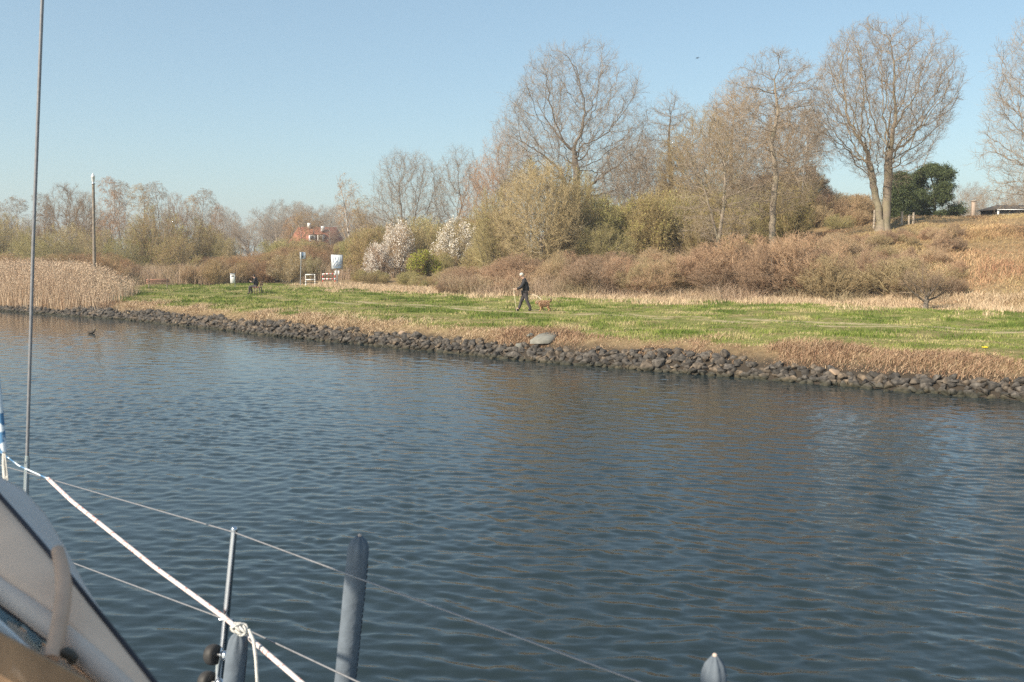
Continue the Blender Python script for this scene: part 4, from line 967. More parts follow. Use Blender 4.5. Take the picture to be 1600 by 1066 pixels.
for x, w_ in ((479 - 491, .8), (502 - 491, .9)):
    g = Geo(); g.box((x / F * Y, 2.6 if x < 0 else 1.6, zr + (.2 if x < 0 else -.35)), (w_ * .6, .6, .9)); g.build('chimney' if x < 0 else 'roof_light', MW, rf)
for x in (-2, 11):
    g = Geo(); xx = x / F * Y; g.box((xx, .0, ze + .75), (1.0, 1.4, 1.1)); g.f3.append(np.array([], int).reshape(0, 3)); dm = g.build('dormer', MW, rf)
    g = Geo(); g.box((xx, -.72, ze + .78), (.6, .04, .7)); g.build('pane', MDK, dm)
    g = Geo(); g.box((xx, .0, ze + 1.36), (1.2, 1.6, .12)); g.build('dormer_roof', MROOF, dm)
tag(e, 'house with hipped red tiled roof and white dormers behind the thicket', 'house')
# dark roofed shed at the right edge
Y = 84; p = spot(1605, Y); e = empty('shed', p); zr = at(1590, 318.5, Y)[2] - p[2]; ze = at(1590, 327, Y)[2] - p[2]; zb = at(1590, 334, Y)[2] - p[2]; x0 = -50 / F * Y; x1 = 6
g = Geo(); g.box(((x0 + x1) / 2 + .15, 2, ze / 2 - .4), (x1 - x0 - .5, 3.6, ze + .8)); g.build('wall', plain('dark_boards', (.06, .062, .065), .8), e)
g = Geo(); v = [(x0, 0, ze), (x1, 0, ze), (x1, 4, ze), (x0, 4, ze), (x0 + .9, 2, zr), (x1 - .9, 2, zr)]; g.add(v, [[0, 1, 5, 4], [2, 3, 4, 5]]); g.f3.append(np.array([[1, 2, 5], [3, 0, 4]])); g.f4.append(np.array([[3, 2, 1, 0]]))
g.build('roof', plain('dark_felt', (.055, .05, .048), .9), e)
g = Geo(); g.box(((x0 + x1) / 2, -.03, ze - .04), (x1 - x0, .05, .06)); g.build('fascia', MG, e)
g = Geo(); g.box(((x0 + x1) / 2 + .2, .12, zb - .1), (x1 - x0 - .6, .1, .14)); g.build('sill', MW, e)
g = Geo(); g.box((x0 + .15, .08, ze / 2 - .1), (.12, .12, ze)); g.build('corner_post', MW, e)
tag(e, 'low dark shed with pale fascia on top of the slope at the right', 'shed')
p = spot(1518, 84); zt = at(1518, 315, 84)[2] - p[2]; g = Geo(); g.box((0, 0, zt / 2), (.26, .26, zt), bev=.03); g.box((0, 0, zt + .03), (.34, .34, .08)); o = g.build('brick_pillar', plain('sandy_brick', (.42, .33, .26), .9, var=.15), None); o.location = p
tag(o, 'sandy brick pillar between the pine and the dark shed', 'pillar')
p = spot(1264, 104); zt = at(1264, 262, 104)[2] - p[2]; g = Geo(); g.box((0, 0, zt / 2), (.85, .85, zt), bev=.05); g.box((0, 0, zt + .05), (.95, .95, .12)); o = g.build('brick_chimney', plain('old_brick', (.26, .18, .12), .9, var=.25), None); o.location = p
tag(o, 'square brown brick stump on top of the brushy mound', 'chimney')
# yellow flower
p = hit(1538, 560); e = empty('flower', p); g = Geo(); g.tube([[0, 0, -.03], [.02, 0, .13], [.01, 0, .28]], .008, 5); g.build('stem', LFO, e)
g = Geo(); rr = np.random.RandomState(1)
for k in range(6): a = k * 1.047; g.box((.01 + .05 * math.cos(a), .05 * math.sin(a), .30), (.07, .05, .015), ('Z', a))
blob(g, (.01, -.03, .30), (.03, .045, .03), 8, 6); g.build('petals', plain('yellow_petal', (.85, .68, .02), .5, var=.1), e); tag(e, 'single yellow daffodil on the bank at the right', 'flower')

# ------------------------------------------------------------------ people, dog, birds
def skin(name, verts, edges, radii, mat, parent, sub=2, root=0):
    me = bpy.data.meshes.new(name); me.from_pydata([tuple(v) for v in verts], edges, []); me.materials.append(mat)
    o = bpy.data.objects.new(name, me); COL.objects.link(o); o.parent = parent
    md = o.modifiers.new('skin', 'SKIN'); md.use_smooth_shade = True
    lay = me.skin_vertices[0].data if len(me.skin_vertices) else None
    for i, r in enumerate(radii):
        lay[i].radius = (r, r) if np.isscalar(r) else r
        lay[i].use_root = (i == root)
    sb = o.modifiers.new('sub', 'SUBSURF'); sb.levels = sub; sb.render_levels = sub
    return o
def chain(lst): return [(a, b) for a, b in zip(lst[:-1], lst[1:])]
SK = plain('skin', (.55, .34, .25), .6, var=.08); HAIRW = plain('white_hair', (.60, .55, .47), .8, var=.1, scale=40); HAIRD = plain('dark_hair', (.03, .022, .018), .7)
JK = plain('dark_jacket', (.018, .018, .021), .75, var=.3, scale=5); TR = plain('grey_trousers', (.055, .048, .052), .8, var=.2); SH = plain('shoes', (.02, .018, .018), .6)
def person(p, rz, J, lab, hair, capr=.0):
    """J: joints, facing -X"""
    e = empty('person', p, rz); v = []; ed = []; ra = []
    def A(pt, r): v.append(pt); ra.append(r); return len(v) - 1
    pel = A(J['pelvis'], (.15, .13)); sp_ = A(J['spine'], (.14, .12)); ch = A(J['chest'], (.17, .13)); nk = A(J['neck'], .06); hd = A(J['head0'], .07); ht = A(J['head1'], .095); h2 = A(J['head2'], .075)
    ed += chain([pel, sp_, ch, nk, hd, ht, h2])
    for s_ in ('l', 'r'):
        a = A(J['hip_' + s_], .09); b = A(J['knee_' + s_], .06); c = A(J['ank_' + s_], .042); d = A(J['toe_' + s_], .035); ed += chain([pel, a, b, c, d])
        a = A(J['sho_' + s_], .06); b = A(J['elb_' + s_], .042); c = A(J['wri_' + s_], .028); d = A(J['palm_' + s_], .034); ed += chain([ch, a, b, c, d])
        w = np.array(J['wri_' + s_], float); q = np.array(J['palm_' + s_], float); dr = (q - w) / np.linalg.norm(q - w); sd = np.cross(dr, [0, 0, 1.]) if abs(dr[2]) < .9 else np.array([0, 1., 0]); sd /= np.linalg.norm(sd)
        dn = np.cross(sd, dr)
        for i, L in enumerate((.065, .078, .072, .058)):
            b0 = q + sd * (i - 1.5) * .02; m0 = A(tuple(b0 + dr * L * .45), .0095); m1 = A(tuple(b0 + dr * L * .8 + dn * L * .3), .0085); m2 = A(tuple(b0 + dr * L * .7 + dn * L * .62), .0075); ed += chain([d, m0, m1, m2])
        t0 = A(tuple(w + (q - w) * .5 - sd * .035), .011); t1 = A(tuple(w + (q - w) * 1.0 - sd * .05 + dn * .02), .009); ed += chain([c, t0, t1])
    skin('body', v, ed, ra, SK, e)
    # clothes over the body
    vj = [J['pelvis'], J['spine'], J['chest'], J['collar']]; rj = [(.20, .185), (.215, .19), (.225, .175), .085]; ej = [(0, 1), (1, 2), (2, 3)]
    for s_ in ('l', 'r'):
        n = len(vj); vj += [J['sho_' + s_], J['elb_' + s_], J['cuff_' + s_]]; rj += [.095, .078, .058]; ej += [(2, n), (n, n + 1), (n + 1, n + 2)]
    skin('jacket', vj, ej, rj, JK, e)
    pl = np.array(J['pelvis'], float) - np.array([0, 0, .04]); vt = [tuple(pl)]; rt = [(.15, .14)]; et = []
    for s_ in ('l', 'r'):
        n = len(vt); vt += [J['hip_' + s_], J['knee_' + s_], J['hem_' + s_]]; rt += [.105, .08, .066]; et += [(0, n), (n, n + 1), (n + 1, n + 2)]
    skin('trousers', vt, et, rt, TR, e)
    for s_ in ('l', 'r'):
        a = np.array(J['ank_' + s_], float); b = np.array(J['toe_' + s_], float); d = b - a; d[2] = 0; d /= np.linalg.norm(d)
        skin('shoe', [tuple(a - d * .03 - np.array([0, 0, .03])), tuple(a + d * .07 - np.array([0, 0, .045])), tuple(b + d * .02)], [(0, 1), (1, 2)], [.065, .06, .052], SH, e)
    g = Geo(); c = np.array(J['head1'], float); blob(g, c + np.array([.024, 0, .028]), (.094, .084, .09), 14, 10)
    g.build('hair', hair, e, True)
    g = Geo(); f_ = c + np.array(J.get('face', (-.1, 0, -.03)))
    blob(g, f_ + [-.012, 0, -.0], (.02, .014, .022), 8, 6); g.build('nose', SK, e, True)
    for s_ in (-1, 1):
        g = Geo(); blob(g, f_ + [.012, s_ * .032, .022], .011, 8, 6); g.build('eye', HAIRD, e, True)
        g = Geo(); blob(g, c + [.0, s_ * .09, -.015], (.022, .012, .03), 8, 6); g.build('ear', SK, e, True)
    g = Geo(); blob(g, f_ + [.008, 0, -.045], (.012, .025, .007), 8, 6); g.build('mouth', plain('lips', (.35, .15, .12), .6), e, True)
    tag(e, lab, 'person'); return e
PS = 1.08; pw = hit(820, 486)
J = dict(pelvis=(.02, 0, .86), spine=(.06, 0, 1.03), chest=(.05, 0, 1.27), collar=(-.06, 0, 1.46), neck=(-.07, 0, 1.46), head0=(-.12, 0, 1.53), head1=(-.17, 0, 1.60), head2=(-.21, 0, 1.57), face=(-.085, 0, -.055),
         hip_l=(0, -.09, .80), knee_l=(.10, -.1, .45), ank_l=(.27, -.1, .10), hem_l=(.265, -.1, .075), toe_l=(.15, -.1, .03),
         hip_r=(0, .09, .80), knee_r=(-.14, .1, .44), ank_r=(-.27, .1, .09), hem_r=(-.27, .1, .07), toe_r=(-.42, .1, .05),
         sho_l=(-.02, -.19, 1.36), elb_l=(-.18, -.24, 1.08), cuff_l=(-.38, -.22, .98), wri_l=(-.42, -.21, .97), palm_l=(-.49, -.2, .96),
         sho_r=(0, .19, 1.36), elb_r=(.12, .23, 1.10), cuff_r=(.12, .2, .86), wri_r=(.13, .2, .83), palm_r=(.14, .2, .76))
pwo = person(pw, R(4), J, 'elderly person with white hair in a dark jacket, walking left with a stick', HAIRW); pwo.scale = (PS,) * 3
g = Geo(); g.tube([[-.50, -.20, .995], [-.51, -.20, .93], [-.45, -.2, .5], [-.385, -.2, .005]], [.016, .012, .011, .011], 8); g.tube([[-.56, -.2, .985], [-.5, -.2, 1.0], [-.44, -.2, .985]], .014, 8)
o = g.build('walking_stick', plain('pale_wood', (.72, .62, .46), .6), None, True); o.location = pw; o.scale = (PS,) * 3; o.rotation_euler = (0, 0, R(4)); tag(o, 'pale walking stick held in the hand of the walking person', 'stick')
# dog
pd = hit(850, 486.5); e = empty('dog', pd, R(3)); k = 1.0
DOG = plain('tan_fur', (.42, .24, .13), .95, var=.45, scale=9, bump=.8); DOGL = plain('cream_fur', (.58, .42, .28), .95, var=.2, scale=12, bump=.8); DOGD = plain('dark_fur', (.13, .075, .05), .95, var=.3)
v = [(.20, 0, .37), (.02, 0, .36), (-.14, 0, .34), (-.22, 0, .40), (-.30, 0, .43), (-.38, 0, .40), (-.43, 0, .385)]; ra = [(.125, .115), (.12, .125), (.13, .14), .09, .095, .06, .04]; ed = chain(range(7))
def leg(b, pts, rs):
    global v, ra, ed
    n = len(v); v += pts; ra += rs; ed += chain([b] + list(range(n, n + len(pts))))
leg(2, [(-.16, -.07, .24), (-.15, -.07, .13), (-.20, -.07, .03), (-.235, -.07, .02)], [.05, .034, .026, .024]); leg(2, [(-.12, .07, .24), (-.05, .07, .14), (-.03, .07, .03), (-.065, .07, .02)], [.05, .034, .026, .024])
leg(0, [(.20, -.07, .26), (.14, -.07, .17), (.25, -.07, .11), (.22, -.07, .03), (.185, -.07, .02)], [.06, .042, .03, .026, .024]); leg(0, [(.22, .07, .26), (.22, .07, .17), (.33, .07, .12), (.33, .07, .03), (.295, .07, .02)], [.06, .042, .03, .026, .024])
skin('body', v, ed, ra, DOG, e, 2)
skin('tail', [(.27, 0, .43), (.33, 0, .50), (.36, 0, .57), (.31, 0, .60)], chain(range(4)), [.03, .042, .055, .045], DOGD, e, 2)
for s_ in (-1, 1):
    g = Geo(); blob(g, (-.285, s_ * .072, .415), (.035, .018, .055), 8, 6); g.build('ear', DOG, e, True)
    g = Geo(); blob(g, (-.365, s_ * .036, .435), .011, 8, 6); g.build('eye', MDK, e, True)
g = Geo(); blob(g, (-.465, 0, .39), (.016, .018, .014), 8, 6); g.build('nose', MDK, e, True)
g = Geo(); rr = np.random.RandomState(4); n = 3500; th = rr.rand(n) * 6.28; xx = rr.uniform(-.24, .26, n)
P3 = np.stack([xx, .15 * np.cos(th), .365 + .145 * np.sin(th)], -1); g.leaves(P3, .03, rr, rr.rand(n), .25); g.build('coat', veg('shaggy_fur', [(.28, .15, .08), (.48, .29, .17), (.64, .48, .33)]), e)
g = Geo(); P3 = np.array([-.31, 0, .425]) + norm(rr.normal(size=(1400, 3))) * np.array([.10, .085, .085]); g.leaves(P3, .028, rr, rr.uniform(.5, 1, 1400), .25); g.build('head_fur', veg('cream_head_fur', [(.35, .22, .13), (.55, .40, .26), (.68, .55, .40)]), e)
tag(e, 'small shaggy tan dog with a raised tail walking behind the person', 'dog')
A = np.array(pw) + [.17, .22, .80]; B = np.array(pd) + [-.2, 0, .44]; g = Geo(); u = np.linspace(0, 1, 9)[:, None]; pts = A * (1 - u) + B * u; pts[:, 2] += .12 * np.sin(u[:, 0] * 3.14); pts[:, 0] += .16 * np.sin(u[:, 0] ** 2 * 3.14)
g.tube(pts, .011, 6); o = g.build('dog_leash', plain('pale_leash', (.66, .58, .46), .6), None, True); tag(o, 'pale leash running from the walking person to the dog', 'leash')
# sitter
J = dict(pelvis=(.0, 0, .56), spine=(.02, 0, .74), chest=(-.02, 0, .97), collar=(-.08, 0, 1.12), neck=(-.09, 0, 1.13), head0=(-.13, 0, 1.19), head1=(-.16, 0, 1.26), head2=(-.20, 0, 1.24), face=(-.085, 0, -.05),
         hip_l=(-.06, -.09, .55), knee_l=(-.46, -.1, .52), ank_l=(-.46, -.1, .10), hem_l=(-.46, -.1, .09), toe_l=(-.6, -.1, .04),
         hip_r=(-.06, .09, .55), knee_r=(-.45, .12, .52), ank_r=(-.30, .12, .10), hem_r=(-.30, .12, .09), toe_r=(-.44, .12, .04),
         sho_l=(-.03, -.18, 1.04), elb_l=(-.12, -.22, .78), cuff_l=(-.30, -.12, .86), wri_l=(-.33, -.10, .875), palm_l=(-.39, -.06, .90),
         sho_r=(-.03, .18, 1.04), elb_r=(-.12, .22, .78), cuff_r=(-.30, .12, .84), wri_r=(-.33, .10, .86), palm_r=(-.39, .06, .89))
pst = np.array(pb) + np.array([-.02, -.38, -.03]); person(pst, R(2), J, 'person in dark clothes with dark hair sitting on a bench reading a phone', HAIRD)
g = Geo(); g.box((-.43, 0, .94), (.012, .075, .15), ('Y', R(-20)), bev=.003); o = g.build('phone', MDK, None); o.location = pst; o.rotation_euler = (0, 0, R(2)); tag(o, 'small dark phone held by the person on the bench', 'phone')
# bird in the sky
p = at(1090, 91, 70); e = empty('flying_bird', p, R(30)); e.scale = (.6, .6, .6); g = Geo(); blob(g, (0, 0, 0), (.13, .035, .035), 10, 8); blob(g, (-.14, 0, .02), (.035, .028, .028), 8, 6); g.build('body', MDK, e, True)
for s_ in (-1, 1):
    g = Geo(); v = [(-.06, 0, .01), (.06, 0, .01), (.05, s_ * .14, .10), (-.05, s_ * .14, .10), (.06, s_ * .28, .04), (.0, s_ * .28, .045), (.08, s_ * .36, -.02), (.06, s_ * .36, -.02)]
    vv = v + [(a, b, c - .012) for a, b, c in v]; fs = [[0, 1, 2, 3], [3, 2, 4, 5], [5, 4, 6, 7], [8, 11, 10, 9], [11, 13, 12, 10], [13, 15, 14, 12], [0, 3, 11, 8], [3, 5, 13, 11], [5, 7, 15, 13], [1, 9, 10, 2], [2, 10, 12, 4], [4, 12, 14, 6]]
    g.add(vv, fs); g.build('wing', MDK, e)
tag(e, 'single small dark bird flying in the open sky', 'bird')
# duck
d = at(143, 521.5, 1.0) - np.array([0, 0, CAM_Z]); kk = -CAM_Z / d[2]; p = np.array([0, 0, CAM_Z]) + d * kk; e = empty('duck', p, R(180))
skin('body', [(.2, 0, .10), (.1, 0, .06), (-.05, 0, .06), (-.13, 0, .10), (-.15, 0, .17), (-.17, 0, .20), (-.23, 0, .19)], chain(range(7)), [.02, .07, .08, .05, .03, .038, .012], plain('duck_feather', (.06, .05, .04), .8, var=.4), e, 2)
g = Geo(); blob(g, (-.245, 0, .188), (.035, .016, .008), 8, 6); g.build('beak', plain('beak', (.4, .28, .05), .5), e, True); tag(e, 'dark duck swimming near the boulders at the left', 'duck')

# ------------------------------------------------------------------ the sailing yacht in the foreground
BD = empty('sailing_yacht', (0, 0, 0)); tag(BD, 'sailing yacht in the foreground with canvas sprayhood, shroud wire and guard rail', 'sailboat')
STL = plain('stainless_steel', (.55, .57, .60), .22, 1.0, var=.05); WIRE = plain('wire_rope', (.24, .24, .25), .5, .4, var=.15, scale=60)
GEL = plain('white_gelcoat', (.72, .72, .70), .3, var=.03); TEAK = plain('teak', (.36, .20, .10), .6, var=.2, scale=12)
L0 = np.array([-.92, 3.3]); LD = np.array([.71, -.704]); LN = np.array([.704, .71])
def lp(t, z, o=0): q = L0 + LD * t + LN * o; return np.array([q[0], q[1], z])
ZT = 2.6; ZD = 1.80
g = Geo()      # hull side, deck and toe rail lying below the picture
v = []
for t in (-3.6, -2, 0, 2, 4, 6):
    for o_, z in ((-.12, ZD), (-.10, ZD - .5), (-.16, .9), (-.35, .05), (-.9, -.3)): v.append(lp(t, z, o_))
f = [[i * 5 + j, (i + 1) * 5 + j, (i + 1) * 5 + j + 1, i * 5 + j + 1] for i in range(5) for j in range(4)]
g.add(v, f); g.build('hull', GEL, BD, True)
g = Geo(); v = [lp(t, z, o_) for t in (-3.6, 6) for o_ in (-.14, -1.0, -3.6) for z in (ZD, ZD - .04)]
g.add(v, [[0, 6, 8, 2], [2, 8, 10, 4], [1, 3, 9, 7], [3, 5, 11, 9], [0, 1, 7, 6], [4, 10, 11, 5], [0, 2, 3, 1], [2, 4, 5, 3], [6, 7, 9, 8], [8, 9, 11, 10]]); g.build('deck', GEL, BD)
# stanchions and guard wires
a = at(366, 829, 3.3); b = at(349, 1010, 3.33); b2_ = a + (b - a) * 1.62
g = Geo(); g.tube([a, a * .5 + b2_ * .5, b2_], [.0105, .0125, .0125], 12); stn = g.build('stanchion', STL, BD, True)
g = Geo(); blob(g, a + [0, 0, .003], (.0125, .0125, .012), 10, 6); g.build('cap', STL, stn, True)
g = Geo(); q = at(352, 968, 3.32); g.tube([q + [-.02, 0, 0], q + [.03, -.01, .0]], .006, 6); g.build('wire_eye', STL, stn, True)
g = Geo(); a2 = lp(4.0, ZT - .0, 0); g.tube([a2, a2 - [0, 0, .66]], .012, 10); g.build('stanchion', STL, BD, True)
def wire(name, pts, r, mat=WIRE, parent=BD, sag=.0):
    g = Geo(); P = []
    for p0, p1 in zip(pts[:-1], pts[1:]):
        for u in np.linspace(0, 1, 9)[:-1]: q = p0 * (1 - u) + p1 * u; q = q - np.array([0, 0, sag * 4 * u * (1 - u)]); P.append(q)
    P.append(pts[-1]); g.tube(np.array(P), r, 7); return g.build(name, mat, parent, True)
wire('guard_wire', [at(-60, 710, 5.2), at(75, 748, 4.3), at(366, 832, 3.3), at(1000, 1066, 2.12), at(1250, 1160, 1.85)], .0025)
wire('guard_wire', [at(-60, 815, 5.1), at(115, 880, 4.15), at(352, 968, 3.32), at(560, 1066, 2.86), at(760, 1160, 2.5)], .0029)
# shroud with bottle screw
g = Geo(); g.tube([at(77, -300, 4.5), at(66, 0, 4.5), at(52, 380, 4.5), at(42, 725, 4.5)], .0075, 10); g.build('shroud', WIRE, BD, True)
g = Geo(); g.tube([at(42.6, 712, 4.5), at(42, 722, 4.5), at(40.5, 762, 4.5), at(40, 770, 4.5), at(34, 930, 4.5)], [.009, .0125, .0125, .015, .012], 10); g.build('bottle_screw', STL, BD, True)
# rollers
for (px, py, r) in ((333, 1023, .034), (324, 1066, .036)):
    g = Geo(); c = at(px, py, 3.2); prof = [(.0, -.012), (.6, -.014), (.92, -.012), (1., -.005), (1., .005), (.92, .012), (.6, .014), (.0, .012)]
    m = 20; aa = np.arange(m) * 2 * np.pi / m; ax = np.array([.86, -.35, .1]); ax /= np.linalg.norm(ax); U = np.cross(ax, [0, 0, 1.]); U /= np.linalg.norm(U); V3 = np.cross(ax, U)
    v = np.array([c + ax * q[1] * 1.3 + (U * math.cos(t) + V3 * math.sin(t)) * r * max(q[0], .01) for q in prof for t in aa]); f = [[i * m + j, i * m + (j + 1) % m, (i + 1) * m + (j + 1) % m, (i + 1) * m + j] for i in range(7) for j in range(m)]
    g.add(v, f); w_ = g.build('roller', plain('black_rubber', (.035, .033, .032), .6), BD, True)
    g = Geo(); g.tube([c + ax * .01, c + ax * .055], .009, 8); blob(g, c + ax * .05, .016, 10, 8); g.build('axle', STL, w_, True)
g = Geo(); g.tube([at(347, 1012, 3.22), at(341, 1040, 3.2), at(337, 1080, 3.2)], .009, 8); g.build('bracket', STL, BD, True)

# canvas sprayhood and its frame
CANO = plain('grey_blue_canvas', (.58, .53, .50), .85, var=.06, scale=30, bump=.15); CANI = plain('beige_canvas', (.84, .58, .42), .85, var=.06, scale=14, bump=.1)
PIPE_ = plain('dark_piping', (.035, .032, .04), .7); ROLL = plain('grey_canvas_roll', (.66, .52, .43), .85, var=.08, scale=12, bump=.15); LEA = plain('leather_cover', (.58, .38, .27), .75, var=.1, scale=20)
HEM = [(-140, 600, 1.75), (-60, 700, 1.62), (0, 777, 1.52), (40, 822, 1.47), (79, 868, 1.42), (110, 903, 1.38), (137, 937, 1.35), (192, 1005, 1.28), (240, 1066, 1.22), (310, 1150, 1.15), (380, 1240, 1.08)]
OUT = [(-140, 690, 2.3), (-60, 728, 2.25), (0, 745, 2.2), (34, 762, 2.1), (69, 800, 1.95), (100, 851, 1.8), (122, 893, 1.65), (143, 940, 1.5), (192, 1004.5, 1.32), (239, 1066, 1.26), (308, 1151, 1.19)][:11]
def strip(name, A_, B_, mat, th=.012, n=6, bulge=0.0, bdir=(0, 0, 1), parent=BD):
    A_ = np.array(A_); B_ = np.array(B_); g = Geo(); m = len(A_); rows = []
    for u in np.linspace(0, 1, n): rows.append(A_ * (1 - u) + B_ * u + np.array(bdir) * bulge * math.sin(u * math.pi))
    T = np.array(rows); nn = np.cross(T[1, 1] - T[0, 1], T[0, 2] - T[0, 1]); nn /= np.linalg.norm(nn)
    top = T.reshape(-1, 3); bot = top - nn * th; idx = lambda i, j: i * m + j; f = []; N = n * m
    for i in range(n - 1):
        for j in range(m - 1):
            f.append([idx(i, j), idx(i, j + 1), idx(i + 1, j + 1), idx(i + 1, j)]); f.append([N + idx(i, j), N + idx(i + 1, j), N + idx(i + 1, j + 1), N + idx(i, j + 1)])
    for j in range(m - 1): f.append([idx(0, j), N + idx(0, j), N + idx(0, j + 1), idx(0, j + 1)]); f.append([idx(n - 1, j), idx(n - 1, j + 1), N + idx(n - 1, j + 1), N + idx(n - 1, j)])
    for i in range(n - 1): f.append([idx(i, 0), idx(i + 1, 0), N + idx(i + 1, 0), N + idx(i, 0)]); f.append([idx(i, m - 1), N + idx(i, m - 1), N + idx(i + 1, m - 1), idx(i + 1, m - 1)])
    g.add(np.concatenate([top, bot]), f); return g.build(name, mat, parent, False)
hemp = [at(*q) for q in HEM]; outp = [at(*q) for q in OUT]
sh = strip('sprayhood', outp, [h + np.array([0, .006, 0]) for h in hemp], CANO, .004, 7, 0)
g = Geo(); g.tube(np.array(hemp), .0042, 8); g.build('piping', PIPE_, sh, True)
# inner side panel between the piping and the rolled window cover
T0 = [(-140, 800, 1.5), (-60, 858, 1.42), (0, 905, 1.36), (40, 932, 1.32), (79, 962, 1.28), (103, 980, 1.26), (150, 1020, 1.22), (200, 1068, 1.18), (240, 1110, 1.15), (310, 1180, 1.1), (380, 1260, 1.05)]
strip('side_panel', [h - np.array([0, .004, 0]) for h in hemp], [at(*q) for q in T0], CANI, .004, 6, 0, parent=sh)
g = Geo(); g.tube([at(x, y + 18, Y - .01) for x, y, Y in T0], .0150, 14); g.build('rolled_cover', ROLL, sh, True)
g = Geo(); g.tube([at(x - 9, y + 37, Y - .022) for x, y, Y in T0], .0018, 6); g.build('seam', PIPE_, sh, True)
g = Geo(); g.tube([at(90, 860, 1.36), at(96, 885, 1.33), at(100, 915, 1.29), at(97, 950, 1.25), at(90, 990, 1.21), at(80, 1030, 1.18)], [.0085, .0095, .0102, .0102, .010, .0098], 14); gr = g.build('grab_handle', LEA, BD, True)
g = Geo(); g.box(at(106, 1022, 1.19), (.016, .012, .012), ('Y', R(30)), bev=.002); g.box(at(114, 1030, 1.19), (.009, .010, .014), ('Y', R(30)), bev=.002); g.build('buckle', plain('dark_bronze', (.05, .04, .03), .5), gr)
# clear window strip, white coaming and teak below the cover
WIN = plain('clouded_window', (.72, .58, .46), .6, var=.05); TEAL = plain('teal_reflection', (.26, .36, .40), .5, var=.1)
def quad(name, px, Y, mat, parent, th=.006):
    P = [at(x, y, Yy) for (x, y), Yy in zip(px, np.broadcast_to(Y, (len(px),)))]; g = Geo(); n = len(P); B = [q + np.array([0, th, 0]) for q in P]
    g.add(P + B, [[0, 1, 2, 3], [7, 6, 5, 4]] + [[i, n + i, n + (i + 1) % n, (i + 1) % n] for i in range(n)]); return g.build(name, mat, parent)
wn = quad('window_strip', [(-140, 860), (-140, 990), (290, 1290), (290, 1170)], [1.46, 1.44, 1.10, 1.12], WIN, sh)
quad('painted_reflection', [(0, 950), (-10, 974), (22, 994), (36, 974)], [1.33, 1.33, 1.31, 1.31], TEAL, sh, .003)  # flat teal pieces: window reflections put in as colour
quad('painted_reflection', [(42, 980), (40, 998), (60, 1016), (68, 1000)], [1.295, 1.295, 1.275, 1.275], TEAL, sh, .003)
quad('coaming', [(-140, 842), (-140, 1060), (250, 1300), (60, 1030)], [1.39, 1.38, 1.06, 1.20], GEL, BD)
quad('teak_trim', [(-140, 915), (-140, 1260), (260, 1330), (135, 1066)], [1.34, 1.30, 1.02, 1.10], TEAK, BD)
quad('teak_inlay', [(26, 1022), (16, 1050), (44, 1075), (56, 1035)], [1.19, 1.19, 1.17, 1.17], plain('dark_teak', (.20, .13, .08), .6), BD)
g = Geo(); blob(g, at(170, 975, 1.36), (.0028, .0028, .0035), 8, 6); g.build('red_tag', MRED, sh, True)

g = Geo(); g.tube([[-2.38, -2.2, 4.47], [-2.38, 2.5, 4.46]], .07, 14); bm2 = g.build('added_boom', STL, BD, True)  # unseen boom and cover, added to cast shade on the sprayhood and fenders
g = Geo(); m = 20; aa = np.arange(m) * 2 * np.pi / m; v = []; ny = 14
for i in range(ny + 1):
    y = -2.1 + 4.45 * i / ny; q = 1 + .04 * math.sin(i * 2.1)
    for a in aa: v.append((-2.38 + .17 * q * math.cos(a), y, 4.80 + .43 * q * math.sin(a) - .03 * i / ny))
g.add(v, [[i * m + j, i * m + (j + 1) % m, (i + 1) * m + (j + 1) % m, (i + 1) * m + j] for i in range(ny) for j in range(m)])
for e_ in (0, ny): g.f4.append(np.array([[e_ * m + j, e_ * m + j + 1, e_ * m + m - 2 - j, e_ * m + m - 1 - j] for j in range(m // 2 - 1)]))
g.build('shade_cover', CANO, bm2, True)

# ropes and covered fenders on the rail
def ropemat(name, base, fleck, sc=120, amt=.62):
    m, t, b = newmat(name); tc = t.nodes.new('ShaderNodeTexCoord'); w_ = t.nodes.new('ShaderNodeTexNoise'); w_.inputs['Scale'].default_value = sc
    t.links.new(tc.outputs['Object'], w_.inputs['Vector']); c = ramp(t, w_.outputs['Fac'], [base, fleck], amt, amt + .04); t.links.new(c, b.inputs['Base Color']); b.inputs['Roughness'].default_value = .8
    bp = t.nodes.new('ShaderNodeBump'); bp.inputs['Strength'].default_value = .5; bp.inputs['Distance'].default_value = .004; t.links.new(w_.outputs['Fac'], bp.inputs['Height']); t.links.new(bp.outputs[0], b.inputs['Normal']); return m
RR = ropemat('red_fleck_rope', (.60, .53, .51), (.50, .24, .22), 60, .57); RBm = ropemat('blue_fleck_rope', (.55, .62, .68), (.06, .17, .32), 26, .5); RW = ropemat('white_rope', (.58, .56, .52), (.42, .40, .36))
o = wire('mooring_rope', [at(75, 748, 4.25), at(112, 783, 4.0), at(240, 885, 3.6), at(352, 966, 3.28), at(400, 1006, 3.1), at(470, 1066, 2.9), at(600, 1180, 2.6)], .0085, RR, None)
ls = wire('shaded_rope', [at(-60, 672, 4.9), at(0, 706, 4.6), at(30, 728, 4.45), at(77, 749, 4.25)], .0035, RBm, None); ls.parent = o  # shaded left stretch of the rope, its dimness given as thinner bluish cord
tag(o, 'white rope with red flecks running slanted past the steel stanchion', 'rope')
g = Geo(); g.tube([at(-8, 560, 3.0), at(0, 640, 3.0), at(6, 706, 3.0)], .009, 10); o = g.build('halyard', RBm, None, True); tag(o, 'blue flecked rope at the far left with a frayed white end', 'rope')
g = Geo(); rr = np.random.RandomState(9)
for i in range(14):
    x = rr.uniform(-3, 3); g.tube([at(6 + x * .4, 702, 3.0), at(7 + x, 725, 3.0 + rr.uniform(-.01, .01)), at(9 + x * 1.3, 748 + rr.uniform(-5, 3), 3.0)], .0022, 5)
g.build('frayed_end', RW, o, True)
